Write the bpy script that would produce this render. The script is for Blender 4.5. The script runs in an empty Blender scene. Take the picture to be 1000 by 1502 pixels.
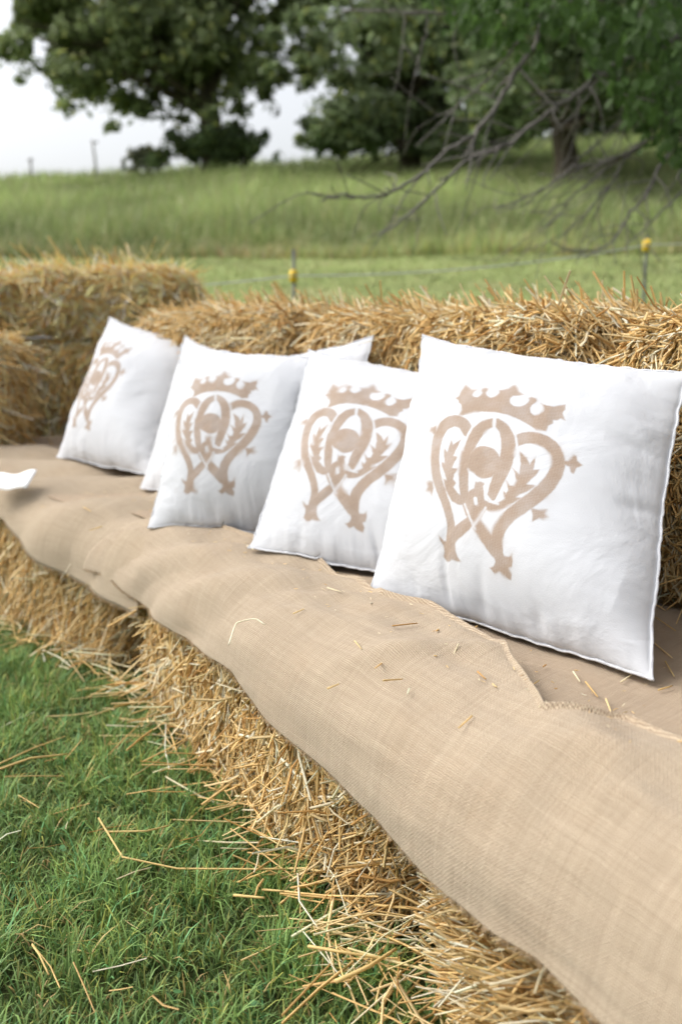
import bpy, math, random
import numpy as np
from mathutils import Vector

rng = np.random.default_rng(7)
random.seed(7)
scene = bpy.context.scene
COL = scene.collection
R = math.radians

# ------------------------------------------------------------------ camera model (used to survey points of the photo into metres)
EYE = 0.89
FPX = 35.0 / 36.0 * 1502
TILT = math.atan(271 / FPX)
CT, ST = math.cos(TILT), math.sin(TILT)

def ray(u, v):
    a = (u - 500) / FPX
    b = -(v - 751) / FPX
    return np.array([a, CT + ST * b, -ST + CT * b])

def at_z(u, v, z):
    d = ray(u, v)
    t = (z - EYE) / d[2]
    return np.array([0, 0, EYE]) + d * t

def at_y(u, v, y):
    d = ray(u, v)
    t = y / d[1]
    return np.array([0, 0, EYE]) + d * t

def at_t(u, v, t):
    return np.array([0, 0, EYE]) + ray(u, v) * t

def project(P):
    P = np.asarray(P, float)
    x, y, z = P[..., 0], P[..., 1], P[..., 2] - EYE
    depth = CT * y - ST * z
    up = ST * y + CT * z
    return 500 + FPX * x / depth, 751 - FPX * up / depth

# ------------------------------------------------------------------ noise
def _hash(ix, iy, seed):
    h = (ix.astype(np.int64) * 374761393 + iy.astype(np.int64) * 668265263 + seed * 974711) & 0x7fffffff
    h = (h ^ (h >> 13)) * 1274126177 & 0x7fffffff
    h = h ^ (h >> 16)
    return (h & 0xffff) / 65535.0

def vnoise(x, y, seed=0):
    x = np.asarray(x, float); y = np.asarray(y, float)
    ix = np.floor(x); iy = np.floor(y)
    fx = x - ix; fy = y - iy
    fx = fx * fx * fx * (fx * (fx * 6 - 15) + 10); fy = fy * fy * fy * (fy * (fy * 6 - 15) + 10)
    a = _hash(ix, iy, seed); b = _hash(ix + 1, iy, seed)
    c = _hash(ix, iy + 1, seed); d = _hash(ix + 1, iy + 1, seed)
    return (a * (1 - fx) + b * fx) * (1 - fy) + (c * (1 - fx) + d * fx) * fy * 1.0 - 0.5

def fbm(x, y, seed=0, octv=3):
    s = 0; amp = 1.0
    for k in range(octv):
        s = s + amp * vnoise(np.asarray(x) * 2 ** k, np.asarray(y) * 2 ** k, seed + 17 * k)
        amp *= 0.5
    return s

def smooth(e0, e1, x):
    t = np.clip((x - e0) / (e1 - e0), 0, 1)
    return t * t * (3 - 2 * t)

# ------------------------------------------------------------------ mesh helpers
def mesh_from(name, verts, quads=None, tris=None, cols=None, uvs=None, shade=True, ink=None):
    verts = np.asarray(verts, np.float32).reshape(-1, 3)
    me = bpy.data.meshes.new(name)
    me.vertices.add(len(verts))
    me.vertices.foreach_set('co', verts.ravel())
    nq = 0 if quads is None else len(quads)
    nt = 0 if tris is None else len(tris)
    loops = []
    starts = []; tot = []
    if nq:
        loops.append(np.asarray(quads, np.int32).ravel())
        starts.append(np.arange(nq) * 4); tot.append(np.full(nq, 4))
    if nt:
        loops.append(np.asarray(tris, np.int32).ravel())
        starts.append(nq * 4 + np.arange(nt) * 3); tot.append(np.full(nt, 3))
    loops = np.concatenate(loops).astype(np.int32)
    me.loops.add(len(loops))
    me.loops.foreach_set('vertex_index', loops)
    me.polygons.add(nq + nt)
    me.polygons.foreach_set('loop_start', np.concatenate(starts).astype(np.int32))
    me.polygons.foreach_set('loop_total', np.concatenate(tot).astype(np.int32))
    if shade:
        me.polygons.foreach_set('use_smooth', np.ones(nq + nt, bool))
    if cols is not None:
        cols = np.asarray(cols, np.float32).reshape(-1, 3)
        at = me.color_attributes.new('tint', 'FLOAT_COLOR', 'POINT')
        c4 = np.ones((len(verts), 4), np.float32); c4[:, :3] = cols
        at.data.foreach_set('color', c4.ravel())
    if ink is not None:
        at = me.attributes.new('ink', 'FLOAT', 'POINT')
        at.data.foreach_set('value', np.asarray(ink, np.float32))
    if uvs is not None:
        uvs = np.asarray(uvs, np.float32).reshape(-1, 2)
        lay = me.uv_layers.new(name='UVMap')
        lay.data.foreach_set('uv', uvs[loops].ravel())
    me.update(calc_edges=True)
    me.validate(clean_customdata=False)
    return me

def link(name, me, mat, parent=None):
    o = bpy.data.objects.new(name, me)
    COL.objects.link(o)
    mats = mat if isinstance(mat, (list, tuple)) else [mat]
    for m in mats:
        if m is not None: me.materials.append(m)
    if parent is not None: o.parent = parent
    return o

def tag(o, label=None, cat=None, group=None, kind=None):
    if label: o['label'] = label
    if cat: o['category'] = cat
    if group: o['group'] = group
    if kind: o['kind'] = kind
    return o

def empty(name, loc):
    o = bpy.data.objects.new(name, None); COL.objects.link(o)
    o.location = loc; o.empty_display_size = 0.1
    return o

class MB:
    """collects pieces of geometry for one mesh"""
    def __init__(s): s.v = []; s.q = []; s.t = []; s.c = []; s.n = 0
    def add(s, v, q=None, t=None, c=None):
        v = np.asarray(v, float).reshape(-1, 3)
        if q is not None and len(q): s.q.append(np.asarray(q) + s.n)
        if t is not None and len(t): s.t.append(np.asarray(t) + s.n)
        s.v.append(v)
        if c is None: c = np.ones((len(v), 3))
        c = np.asarray(c, float)
        if c.ndim == 1: c = np.repeat(c[None], len(v), 0)
        s.c.append(c); s.n += len(v)
    def build(s, name, mat, parent=None, shade=True):
        me = mesh_from(name, np.concatenate(s.v), np.concatenate(s.q) if s.q else None,
                       np.concatenate(s.t) if s.t else None, np.concatenate(s.c), shade=shade)
        return link(name, me, mat, parent)

def tube(pts, radii, sides=8, cap=True):
    pts = np.asarray(pts, float); n = len(pts)
    radii = np.broadcast_to(np.asarray(radii, float), (n,))
    tang = np.gradient(pts, axis=0)
    tang /= np.linalg.norm(tang, axis=1)[:, None] + 1e-9
    ref = np.array([0, 0, 1.0]) if abs(tang[0][2]) < 0.9 else np.array([1.0, 0, 0])
    vs = []
    u = np.cross(tang[0], ref); u /= np.linalg.norm(u)
    ang = np.linspace(0, 2 * math.pi, sides, endpoint=False)
    for i in range(n):
        u = u - tang[i] * np.dot(u, tang[i]); u /= np.linalg.norm(u) + 1e-9
        w = np.cross(tang[i], u)
        vs.append(pts[i] + radii[i] * (np.cos(ang)[:, None] * u + np.sin(ang)[:, None] * w))
    v = np.concatenate(vs)
    q = []
    for i in range(n - 1):
        for k in range(sides):
            a = i * sides + k; b = i * sides + (k + 1) % sides
            q.append((a, b, b + sides, a + sides))
    t = []
    if cap:
        v = np.concatenate([v, pts[:1], pts[-1:]])
        c0 = n * sides; c1 = c0 + 1
        for k in range(sides):
            t.append((c0, (k + 1) % sides, k))
            t.append((c1, (n - 1) * sides + k, (n - 1) * sides + (k + 1) % sides))
    return v, q, t

def catmull(P, n):
    P = np.asarray(P, float)
    Q = np.vstack([2 * P[0] - P[1], P, 2 * P[-1] - P[-2]])
    out = []
    for i in range(1, len(Q) - 2):
        t = np.linspace(0, 1, n, endpoint=False)[:, None]
        p0, p1, p2, p3 = Q[i - 1], Q[i], Q[i + 1], Q[i + 2]
        out.append(0.5 * ((2 * p1) + (-p0 + p2) * t + (2 * p0 - 5 * p1 + 4 * p2 - p3) * t ** 2 + (-p0 + 3 * p1 - 3 * p2 + p3) * t ** 3))
    out.append(P[-1:])
    return np.concatenate(out)

def unit(a):
    return a / (np.linalg.norm(a, axis=-1, keepdims=True) + 1e-12)

def strands(P, D, L, W, C, bend=0.12, flat=0.55):
    """straw stalks: three sided, two segments, slightly kinked. P centre, D direction, L length, W width, C colour"""
    N = len(P)
    D = unit(D)
    r = rng.normal(size=(N, 3))
    U = unit(np.cross(D, r)); V = np.cross(D, U)
    off = (rng.normal(size=(N, 1)) * bend * L[:, None]) * U
    st = np.stack([P - D * L[:, None] / 2, P + off * 0.5, P + D * L[:, None] / 2], 1)      # N,3,3
    ang = np.array([0, 2.1, 4.2])
    prof = np.cos(ang)[None, :, None] * U[:, None] + flat * np.sin(ang)[None, :, None] * V[:, None]   # N,3,3
    w = np.stack([W * 0.5, W * 0.55, W * 0.42], 1)
    v = st[:, :, None, :] + prof[:, None] * w[:, :, None, None]
    v = v.reshape(-1, 3)
    base = (np.arange(N) * 9)[:, None]
    q = []
    for s_ in range(2):
        for k in range(3):
            a = s_ * 3 + k; b = s_ * 3 + (k + 1) % 3
            q.append(np.concatenate([base + a, base + b, base + b + 3, base + a + 3], 1))
    q = np.concatenate(q)
    c = np.repeat(C, 9, 0)
    return v, q, c

def straw_cols(N, bias=0.0):
    pal = np.array([[.80, .61, .31], [.85, .74, .50], [.70, .47, .19], [.55, .31, .10], [.76, .53, .22], [.88, .80, .60], [.66, .50, .22]])
    w = np.array([.24, .16, .18, .08, .22, .07, .05]); w /= w.sum()
    c = pal[rng.choice(len(pal), N, p=w)]
    c = c * np.array([.98, 1.0, 1.04]) * rng.uniform(0.85, 1.18, (N, 1)) * (1 + bias)
    return np.clip(c, 0.02, 0.9)

def blades(P, H, W, lean, C, ctip=None, segs=3, curl=0.6):
    """grass blades: tapering bent ribbons"""
    N = len(P)
    az = rng.uniform(0, 2 * math.pi, N)
    d = np.stack([np.cos(az), np.sin(az), np.zeros(N)], 1)
    az2 = az + math.pi / 2 + rng.normal(size=N) * 0.5
    s = np.stack([np.cos(az2), np.sin(az2), np.zeros(N)], 1)
    vs = []; cs = []
    for k in range(segs + 1):
        t = k / segs
        horiz = H * lean * (t * (1 - curl) + curl * t * t)
        vert = H * t * np.sqrt(np.clip(1 - (lean * t * 0.8) ** 2, 0.05, 1))
        c = P + d * horiz[:, None] + np.array([0, 0, 1.0]) * vert[:, None]
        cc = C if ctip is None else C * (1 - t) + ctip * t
        if k < segs:
            w = W * (1 - 0.75 * t ** 1.5) / 2
            vs += [c - s * w[:, None], c + s * w[:, None]]; cs += [cc, cc]
        else:
            vs.append(c); cs.append(cc)
    m = 2 * segs + 1
    v = np.stack(vs, 1).reshape(-1, 3); c = np.stack(cs, 1).reshape(-1, 3)
    b = (np.arange(N) * m)[:, None]
    q = np.concatenate([np.concatenate([b + 2 * k, b + 2 * k + 1, b + 2 * k + 3, b + 2 * k + 2], 1) for k in range(segs - 1)]) if segs > 1 else None
    k = segs - 1
    t_ = np.concatenate([b + 2 * k, b + 2 * k + 1, b + 2 * k + 2], 1)
    return v, q, t_, c

# ------------------------------------------------------------------ materials
def new_mat(name):
    m = bpy.data.materials.new(name); m.use_nodes = True
    nt = m.node_tree
    for n in list(nt.nodes): nt.nodes.remove(n)
    out = nt.nodes.new('ShaderNodeOutputMaterial')
    b = nt.nodes.new('ShaderNodeBsdfPrincipled')
    nt.links.new(b.outputs[0], out.inputs[0])
    return m, nt, b, out

def node(nt, typ, **kw):
    n = nt.nodes.new(typ)
    for k, v in kw.items():
        if k.startswith('i_'):
            key = k[2:]
            key = int(key) if key.isdigit() else key
            n.inputs[key].default_value = v
        else: setattr(n, k, v)
    return n

def math_n(nt, op, a, b=None, c=None, clamp=False):
    n = nt.nodes.new('ShaderNodeMath'); n.operation = op; n.use_clamp = clamp
    for i, x in enumerate((a, b, c)):
        if x is None: continue
        if isinstance(x, (int, float)): n.inputs[i].default_value = x
        else: nt.links.new(x, n.inputs[i])
    return n.outputs[0]

def mix_col(nt, fac, a, b, mode='MIX'):
    n = nt.nodes.new('ShaderNodeMix'); n.data_type = 'RGBA'; n.blend_type = mode
    for s, x in ((n.inputs[0], fac), (n.inputs[6], a), (n.inputs[7], b)):
        if isinstance(x, (int, float)): s.default_value = x
        elif isinstance(x, tuple): s.default_value = (*x, 1)
        else: nt.links.new(x, s)
    return n.outputs[2]

def tint_mat(name, rough=0.6, translucent=0.0, spec=0.3, noise=None):
    m, nt, b, out = new_mat(name)
    a = node(nt, 'ShaderNodeVertexColor', layer_name='tint')
    col = a.outputs[0]
    if noise:
        tc = node(nt, 'ShaderNodeTexCoord')
        n = node(nt, 'ShaderNodeTexNoise', i_Scale=noise[0], i_Detail=4.0)
        nt.links.new(tc.outputs['Object'], n.inputs['Vector'])
        f = math_n(nt, 'MULTIPLY_ADD', n.outputs[0], noise[1] * 2, 1 - noise[1])
        vm = node(nt, 'ShaderNodeVectorMath', operation='SCALE')
        nt.links.new(col, vm.inputs[0]); nt.links.new(f, vm.inputs['Scale'])
        col = vm.outputs[0]
    nt.links.new(col, b.inputs['Base Color'])
    b.inputs['Roughness'].default_value = rough
    b.inputs['Specular IOR Level'].default_value = spec
    if translucent:
        tr = node(nt, 'ShaderNodeBsdfTranslucent')
        nt.links.new(col, tr.inputs[0])
        mx = node(nt, 'ShaderNodeMixShader', i_0=translucent)
        nt.links.new(b.outputs[0], mx.inputs[1]); nt.links.new(tr.outputs[0], mx.inputs[2])
        nt.links.new(mx.outputs[0], out.inputs[0])
    return m

M_straw = tint_mat('straw', rough=0.65, translucent=0.28, spec=0.22)
M_grass = tint_mat('grass_blade', rough=0.55, translucent=0.25, spec=0.3)
M_leaf = tint_mat('leaf', rough=0.55, translucent=0.48, spec=0.3)
M_bark = tint_mat('bark', rough=0.9, spec=0.15, noise=(14.0, 0.35))
M_plain = tint_mat('painted', rough=0.5, spec=0.4)

def straw_core_mat():
    m, nt, b, out = new_mat('straw_packed')
    tc = node(nt, 'ShaderNodeTexCoord')
    mp = node(nt, 'ShaderNodeMapping'); mp.inputs['Scale'].default_value = (90, 30, 140)
    nt.links.new(tc.outputs['Object'], mp.inputs[0])
    n = node(nt, 'ShaderNodeTexNoise', i_Scale=1.0, i_Detail=5.0, i_Roughness=0.7)
    nt.links.new(mp.outputs[0], n.inputs['Vector'])
    r = node(nt, 'ShaderNodeValToRGB')
    e = r.color_ramp.elements
    e[0].position = .3; e[0].color = (.40, .24, .085, 1)
    e[1].position = .75; e[1].color = (.74, .54, .25, 1)
    nt.links.new(n.outputs[0], r.inputs[0]); nt.links.new(r.outputs[0], b.inputs['Base Color'])
    b.inputs['Roughness'].default_value = .8
    bp = node(nt, 'ShaderNodeBump', i_Strength=.8, i_Distance=.01)
    nt.links.new(n.outputs[0], bp.inputs['Height']); nt.links.new(bp.outputs[0], b.inputs['Normal'])
    return m
M_core = straw_core_mat()

def burlap_mat(name, warm, rot=0.0):
    m, nt, b, out = new_mat(name)
    uv = node(nt, 'ShaderNodeUVMap')
    mp = node(nt, 'ShaderNodeMapping'); mp.inputs['Rotation'].default_value = (0, 0, rot)
    nt.links.new(uv.outputs[0], mp.inputs[0])
    # gentle drift of the threads
    dn = node(nt, 'ShaderNodeTexNoise', i_Scale=22.0, i_Detail=6.0, i_Roughness=.62)
    nt.links.new(mp.outputs[0], dn.inputs['Vector'])
    sub = node(nt, 'ShaderNodeVectorMath', operation='SUBTRACT'); sub.inputs[1].default_value = (.5, .5, .5)
    nt.links.new(dn.outputs['Color'], sub.inputs[0])
    sc = node(nt, 'ShaderNodeVectorMath', operation='SCALE'); sc.inputs['Scale'].default_value = .009
    nt.links.new(sub.outputs[0], sc.inputs[0])
    ad = node(nt, 'ShaderNodeVectorMath', operation='ADD')
    nt.links.new(mp.outputs[0], ad.inputs[0]); nt.links.new(sc.outputs[0], ad.inputs[1])
    sep = node(nt, 'ShaderNodeSeparateXYZ'); nt.links.new(ad.outputs[0], sep.inputs[0])
    u, v = sep.outputs[0], sep.outputs[1]
    p = 2 * math.pi / .0027 / 2
    su = math_n(nt, 'SINE', math_n(nt, 'MULTIPLY', u, p))
    sv = math_n(nt, 'SINE', math_n(nt, 'MULTIPLY', v, p * 1.08))
    weave = math_n(nt, 'MULTIPLY', su, sv)                       # over / under checker
    gaps = math_n(nt, 'MAXIMUM', math_n(nt, 'ABSOLUTE', su), math_n(nt, 'ABSOLUTE', sv))
    height = math_n(nt, 'MULTIPLY_ADD', weave, .2, gaps)
    # slubs: uneven threads running both ways
    def streak(sx, sy, seed):
        cx = node(nt, 'ShaderNodeCombineXYZ')
        nt.links.new(math_n(nt, 'MULTIPLY', u, sx), cx.inputs[0]); nt.links.new(math_n(nt, 'MULTIPLY', v, sy), cx.inputs[1])
        cx.inputs[2].default_value = seed
        n = node(nt, 'ShaderNodeTexNoise', i_Scale=1.0, i_Detail=3.0, i_Roughness=.65)
        nt.links.new(cx.outputs[0], n.inputs['Vector']); return n.outputs[0]
    s1 = streak(9, 620, 3.1); s2 = streak(620, 11, 8.7)
    s3 = streak(5, 260, 1.3); s4 = streak(260, 6, 6.2)
    st = math_n(nt, 'ADD', math_n(nt, 'ADD', s1, s2), math_n(nt, 'MULTIPLY_ADD', math_n(nt, 'ADD', s3, s4), .6, .4))     # ~2
    stn = math_n(nt, 'MULTIPLY_ADD', st, 1.1, -1.65, clamp=True)
    c0 = tuple(np.array([.30, .232, .155]) * warm); c1 = tuple(np.array([.52, .425, .305]) * warm)
    col = mix_col(nt, stn, c0, c1)
    # gaps between the threads show brown shade of the fibre below
    g = math_n(nt, 'MULTIPLY_ADD', gaps, -3.0, 2.65, clamp=True)
    col = mix_col(nt, math_n(nt, 'MULTIPLY', g, 1.0), col, (.24, .16, .10))
    # big faint blotches, dirt
    bn = node(nt, 'ShaderNodeTexNoise', i_Scale=5.0, i_Detail=4.0, i_Roughness=.6); nt.links.new(uv.outputs[0], bn.inputs['Vector'])
    bl = math_n(nt, 'MULTIPLY_ADD', bn.outputs[0], 2.6, -1.35, clamp=True)
    col = mix_col(nt, math_n(nt, 'MULTIPLY', bl, .28), col, (.40, .25, .13))
    nt.links.new(col, b.inputs['Base Color'])
    b.inputs['Roughness'].default_value = .9; b.inputs['Specular IOR Level'].default_value = .15
    b.inputs['Sheen Weight'].default_value = .15; b.inputs['Sheen Roughness'].default_value = .6
    bp = node(nt, 'ShaderNodeBump', i_Strength=1.0, i_Distance=.0014)
    nt.links.new(math_n(nt, 'MULTIPLY_ADD', st, .6, height), bp.inputs['Height'])
    nt.links.new(bp.outputs[0], b.inputs['Normal'])
    return m

def cotton_mat(name, inked=False):
    m, nt, b, out = new_mat(name)
    tc = node(nt, 'ShaderNodeTexCoord')
    n1 = node(nt, 'ShaderNodeTexNoise', i_Scale=420.0, i_Detail=2.0); nt.links.new(tc.outputs['Object'], n1.inputs['Vector'])
    n2 = node(nt, 'ShaderNodeTexNoise', i_Scale=22.0, i_Detail=3.0); nt.links.new(tc.outputs['Object'], n2.inputs['Vector'])
    base = mix_col(nt, n2.outputs[0], (.475, .486, .508), (.51, .52, .54))
    if inked:
        at = node(nt, 'ShaderNodeAttribute', attribute_name='ink')
        sp = node(nt, 'ShaderNodeSeparateXYZ'); nt.links.new(tc.outputs['Object'], sp.inputs[0])
        tw = math_n(nt, 'MULTIPLY', math_n(nt, 'SINE', math_n(nt, 'MULTIPLY', math_n(nt, 'ADD', sp.outputs[0], sp.outputs[2]), 1500)), math_n(nt, 'SINE', math_n(nt, 'MULTIPLY', math_n(nt, 'SUBTRACT', sp.outputs[0], sp.outputs[2]), 1500)))
        i1 = math_n(nt, 'MULTIPLY_ADD', tw, .13, math_n(nt, 'MULTIPLY_ADD', n1.outputs[0], .3, .82))
        ink = math_n(nt, 'MULTIPLY', at.outputs['Fac'], i1, clamp=True)
        tan = mix_col(nt, n2.outputs[0], (.255, .187, .135), (.295, .22, .165))
        base = mix_col(nt, ink, base, tan)
    nt.links.new(base, b.inputs['Base Color'])
    b.inputs['Roughness'].default_value = .85; b.inputs['Specular IOR Level'].default_value = .2
    b.inputs['Sheen Weight'].default_value = .1
    bp = node(nt, 'ShaderNodeBump', i_Strength=.3, i_Distance=.001)
    nt.links.new(n1.outputs[0], bp.inputs['Height'])
    # soft creases of the cloth
    n3 = node(nt, 'ShaderNodeTexNoise', i_Scale=8.0, i_Detail=4.0, i_Roughness=.5, i_Distortion=.5); nt.links.new(tc.outputs['Object'], n3.inputs['Vector'])
    bp2 = node(nt, 'ShaderNodeBump', i_Strength=.65, i_Distance=.014)
    nt.links.new(n3.outputs[0], bp2.inputs['Height']); nt.links.new(bp.outputs[0], bp2.inputs['Normal'])
    nt.links.new(bp2.outputs[0], b.inputs['Normal'])
    return m
M_cotton = cotton_mat('white_cotton'); M_print = cotton_mat('printed_cotton', True)

def ground_mat():
    m, nt, b, out = new_mat('turf')
    geo = node(nt, 'ShaderNodeNewGeometry')
    def nz(scale, detail=4.0, rough=.6):
        n = node(nt, 'ShaderNodeTexNoise', i_Scale=scale, i_Detail=detail, i_Roughness=rough)
        nt.links.new(geo.outputs['Position'], n.inputs['Vector']); return n.outputs[0]
    sep = node(nt, 'ShaderNodeSeparateXYZ'); nt.links.new(geo.outputs['Position'], sep.inputs[0])
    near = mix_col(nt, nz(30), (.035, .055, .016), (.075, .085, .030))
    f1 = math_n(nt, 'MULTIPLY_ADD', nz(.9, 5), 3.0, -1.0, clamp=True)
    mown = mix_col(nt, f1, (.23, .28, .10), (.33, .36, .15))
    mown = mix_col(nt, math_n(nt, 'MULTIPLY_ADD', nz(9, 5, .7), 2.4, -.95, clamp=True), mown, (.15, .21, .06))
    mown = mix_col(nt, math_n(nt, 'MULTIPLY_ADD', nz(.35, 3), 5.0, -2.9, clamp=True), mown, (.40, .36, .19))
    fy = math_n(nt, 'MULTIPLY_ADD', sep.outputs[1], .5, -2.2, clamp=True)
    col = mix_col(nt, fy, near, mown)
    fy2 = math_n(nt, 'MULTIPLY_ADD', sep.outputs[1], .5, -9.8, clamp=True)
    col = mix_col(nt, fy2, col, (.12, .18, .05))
    nt.links.new(col, b.inputs['Base Color']); b.inputs['Roughness'].default_value = .95
    b.inputs['Specular IOR Level'].default_value = .1
    bp = node(nt, 'ShaderNodeBump', i_Strength=.7, i_Distance=.05); nt.links.new(nz(25, 5, .7), bp.inputs['Height'])
    nt.links.new(bp.outputs[0], b.inputs['Normal'])
    return m

# ------------------------------------------------------------------ ground
def gz(x, y):
    x = np.asarray(x, float); y = np.asarray(y, float)
    y1 = np.clip(y - 5.3, 0, None)
    h = .155 * y1 * smooth(0, 2.5, y1)
    h = h + .05 * np.clip(y - 20, 0, 32)
    h = h - np.clip(y - 52, 0, None) * .33
    h = h + smooth(8, 50, y) * (x * .055 + .05 * np.clip(x - 2, 0, 40)) * np.clip((80 - np.abs(x)) / 40, 0, 1)
    h = h + .12 * fbm(x * .25, y * .25, 5) * smooth(6, 14, y)
    return h

def build_ground():
    xs = np.concatenate([np.linspace(-300, -40, 14)[:-1], np.linspace(-40, 40, 121), np.linspace(40, 300, 14)[1:]])
    ys = np.concatenate([np.linspace(-200, -4, 12)[:-1], np.linspace(-4, 60, 130), np.linspace(60, 300, 16)[1:]])
    X, Y = np.meshgrid(xs, ys)
    Z = gz(X, Y)
    Z = np.maximum(Z, -40)
    v = np.stack([X, Y, Z], -1).reshape(-1, 3)
    nx, ny = len(xs), len(ys)
    i = np.arange(nx - 1)[None, :] + (np.arange(ny - 1) * nx)[:, None]
    q = np.stack([i, i + 1, i + nx + 1, i + nx], -1).reshape(-1, 4)
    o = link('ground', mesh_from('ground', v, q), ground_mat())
    o['kind'] = 'structure'
build_ground()

# ------------------------------------------------------------------ bench geometry
SEAT = .43
_Fp = np.array([(.70, -.04), (.54, .26), (.26, .785), (-.02, 1.31), (-.29, 1.815), (-.555, 2.31), (-.80, 2.59), (-1.05, 2.87), (-1.30, 3.15), (-1.62, 3.42), (-2.2, 3.62), (-2.9, 3.75)])
_Fc = catmull(_Fp, 24)
_Fl = np.concatenate([[0], np.cumsum(np.linalg.norm(np.diff(_Fc, axis=0), axis=1))])
def F(s):
    s = np.asarray(s, float)
    return np.stack([np.interp(s, _Fl, _Fc[:, 0]), np.interp(s, _Fl, _Fc[:, 1])], -1)
def Fn(s):
    d = F(np.asarray(s) + .08) - F(np.asarray(s) - .08)
    d = unit(d)
    return np.stack([d[..., 1], -d[..., 0]], -1)
def to_sr(x, y):
    """bench coordinates of a ground point: s along, r behind the front edge"""
    p = np.array([x, y]); ss = np.linspace(0, _Fl[-1], 900)
    f = F(ss); i = np.argmin(((f - p) ** 2).sum(1))
    return ss[i], float(np.dot(p - f[i], Fn(ss[i])))

RB = .14; ARC = RB * math.pi / 2
def seat_noise(s, r):
    n = .020 * fbm(s * 2.1 + 3, r * 2.6, 11, 2) + .010 * fbm(s * 6, r * 5, 23, 2)
    return n
def cloth_point(s, w, extra=0.0):
    """w: distance over the cloth from the seat's front fold; negative hangs down"""
    s = np.asarray(s, float); w = np.asarray(w, float)
    r = np.where(w >= 0, RB + w, 0); z = np.where(w >= 0, SEAT, 0)
    ph = np.clip(-w / RB, 0, math.pi / 2)
    arc = (w < 0)
    r = np.where(arc, RB - RB * np.sin(ph), r); z = np.where(arc, SEAT - RB * (1 - np.cos(ph)), z)
    hang = np.clip(-w - ARC, 0, None)
    z = z - hang
    hw = .022 * np.sin(s * 7.3 + 1.0) + .03 * fbm(s * 3.1, 0 * s, 31, 2)
    r = r - hang * (.10 + hw * 3)
    # outward normal of profile
    nz_ = np.where(w >= 0, 1, np.cos(ph)); nr = np.where(w >= 0, 0, -np.sin(ph))
    d = seat_noise(s, w) + extra
    z = z + nz_ * d; r = r + nr * (np.maximum(d, -.006) * .7)
    f = F(s); n = Fn(s)
    return np.stack([f[..., 0] + n[..., 0] * r, f[..., 1] + n[..., 1] * r, z], -1)

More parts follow.
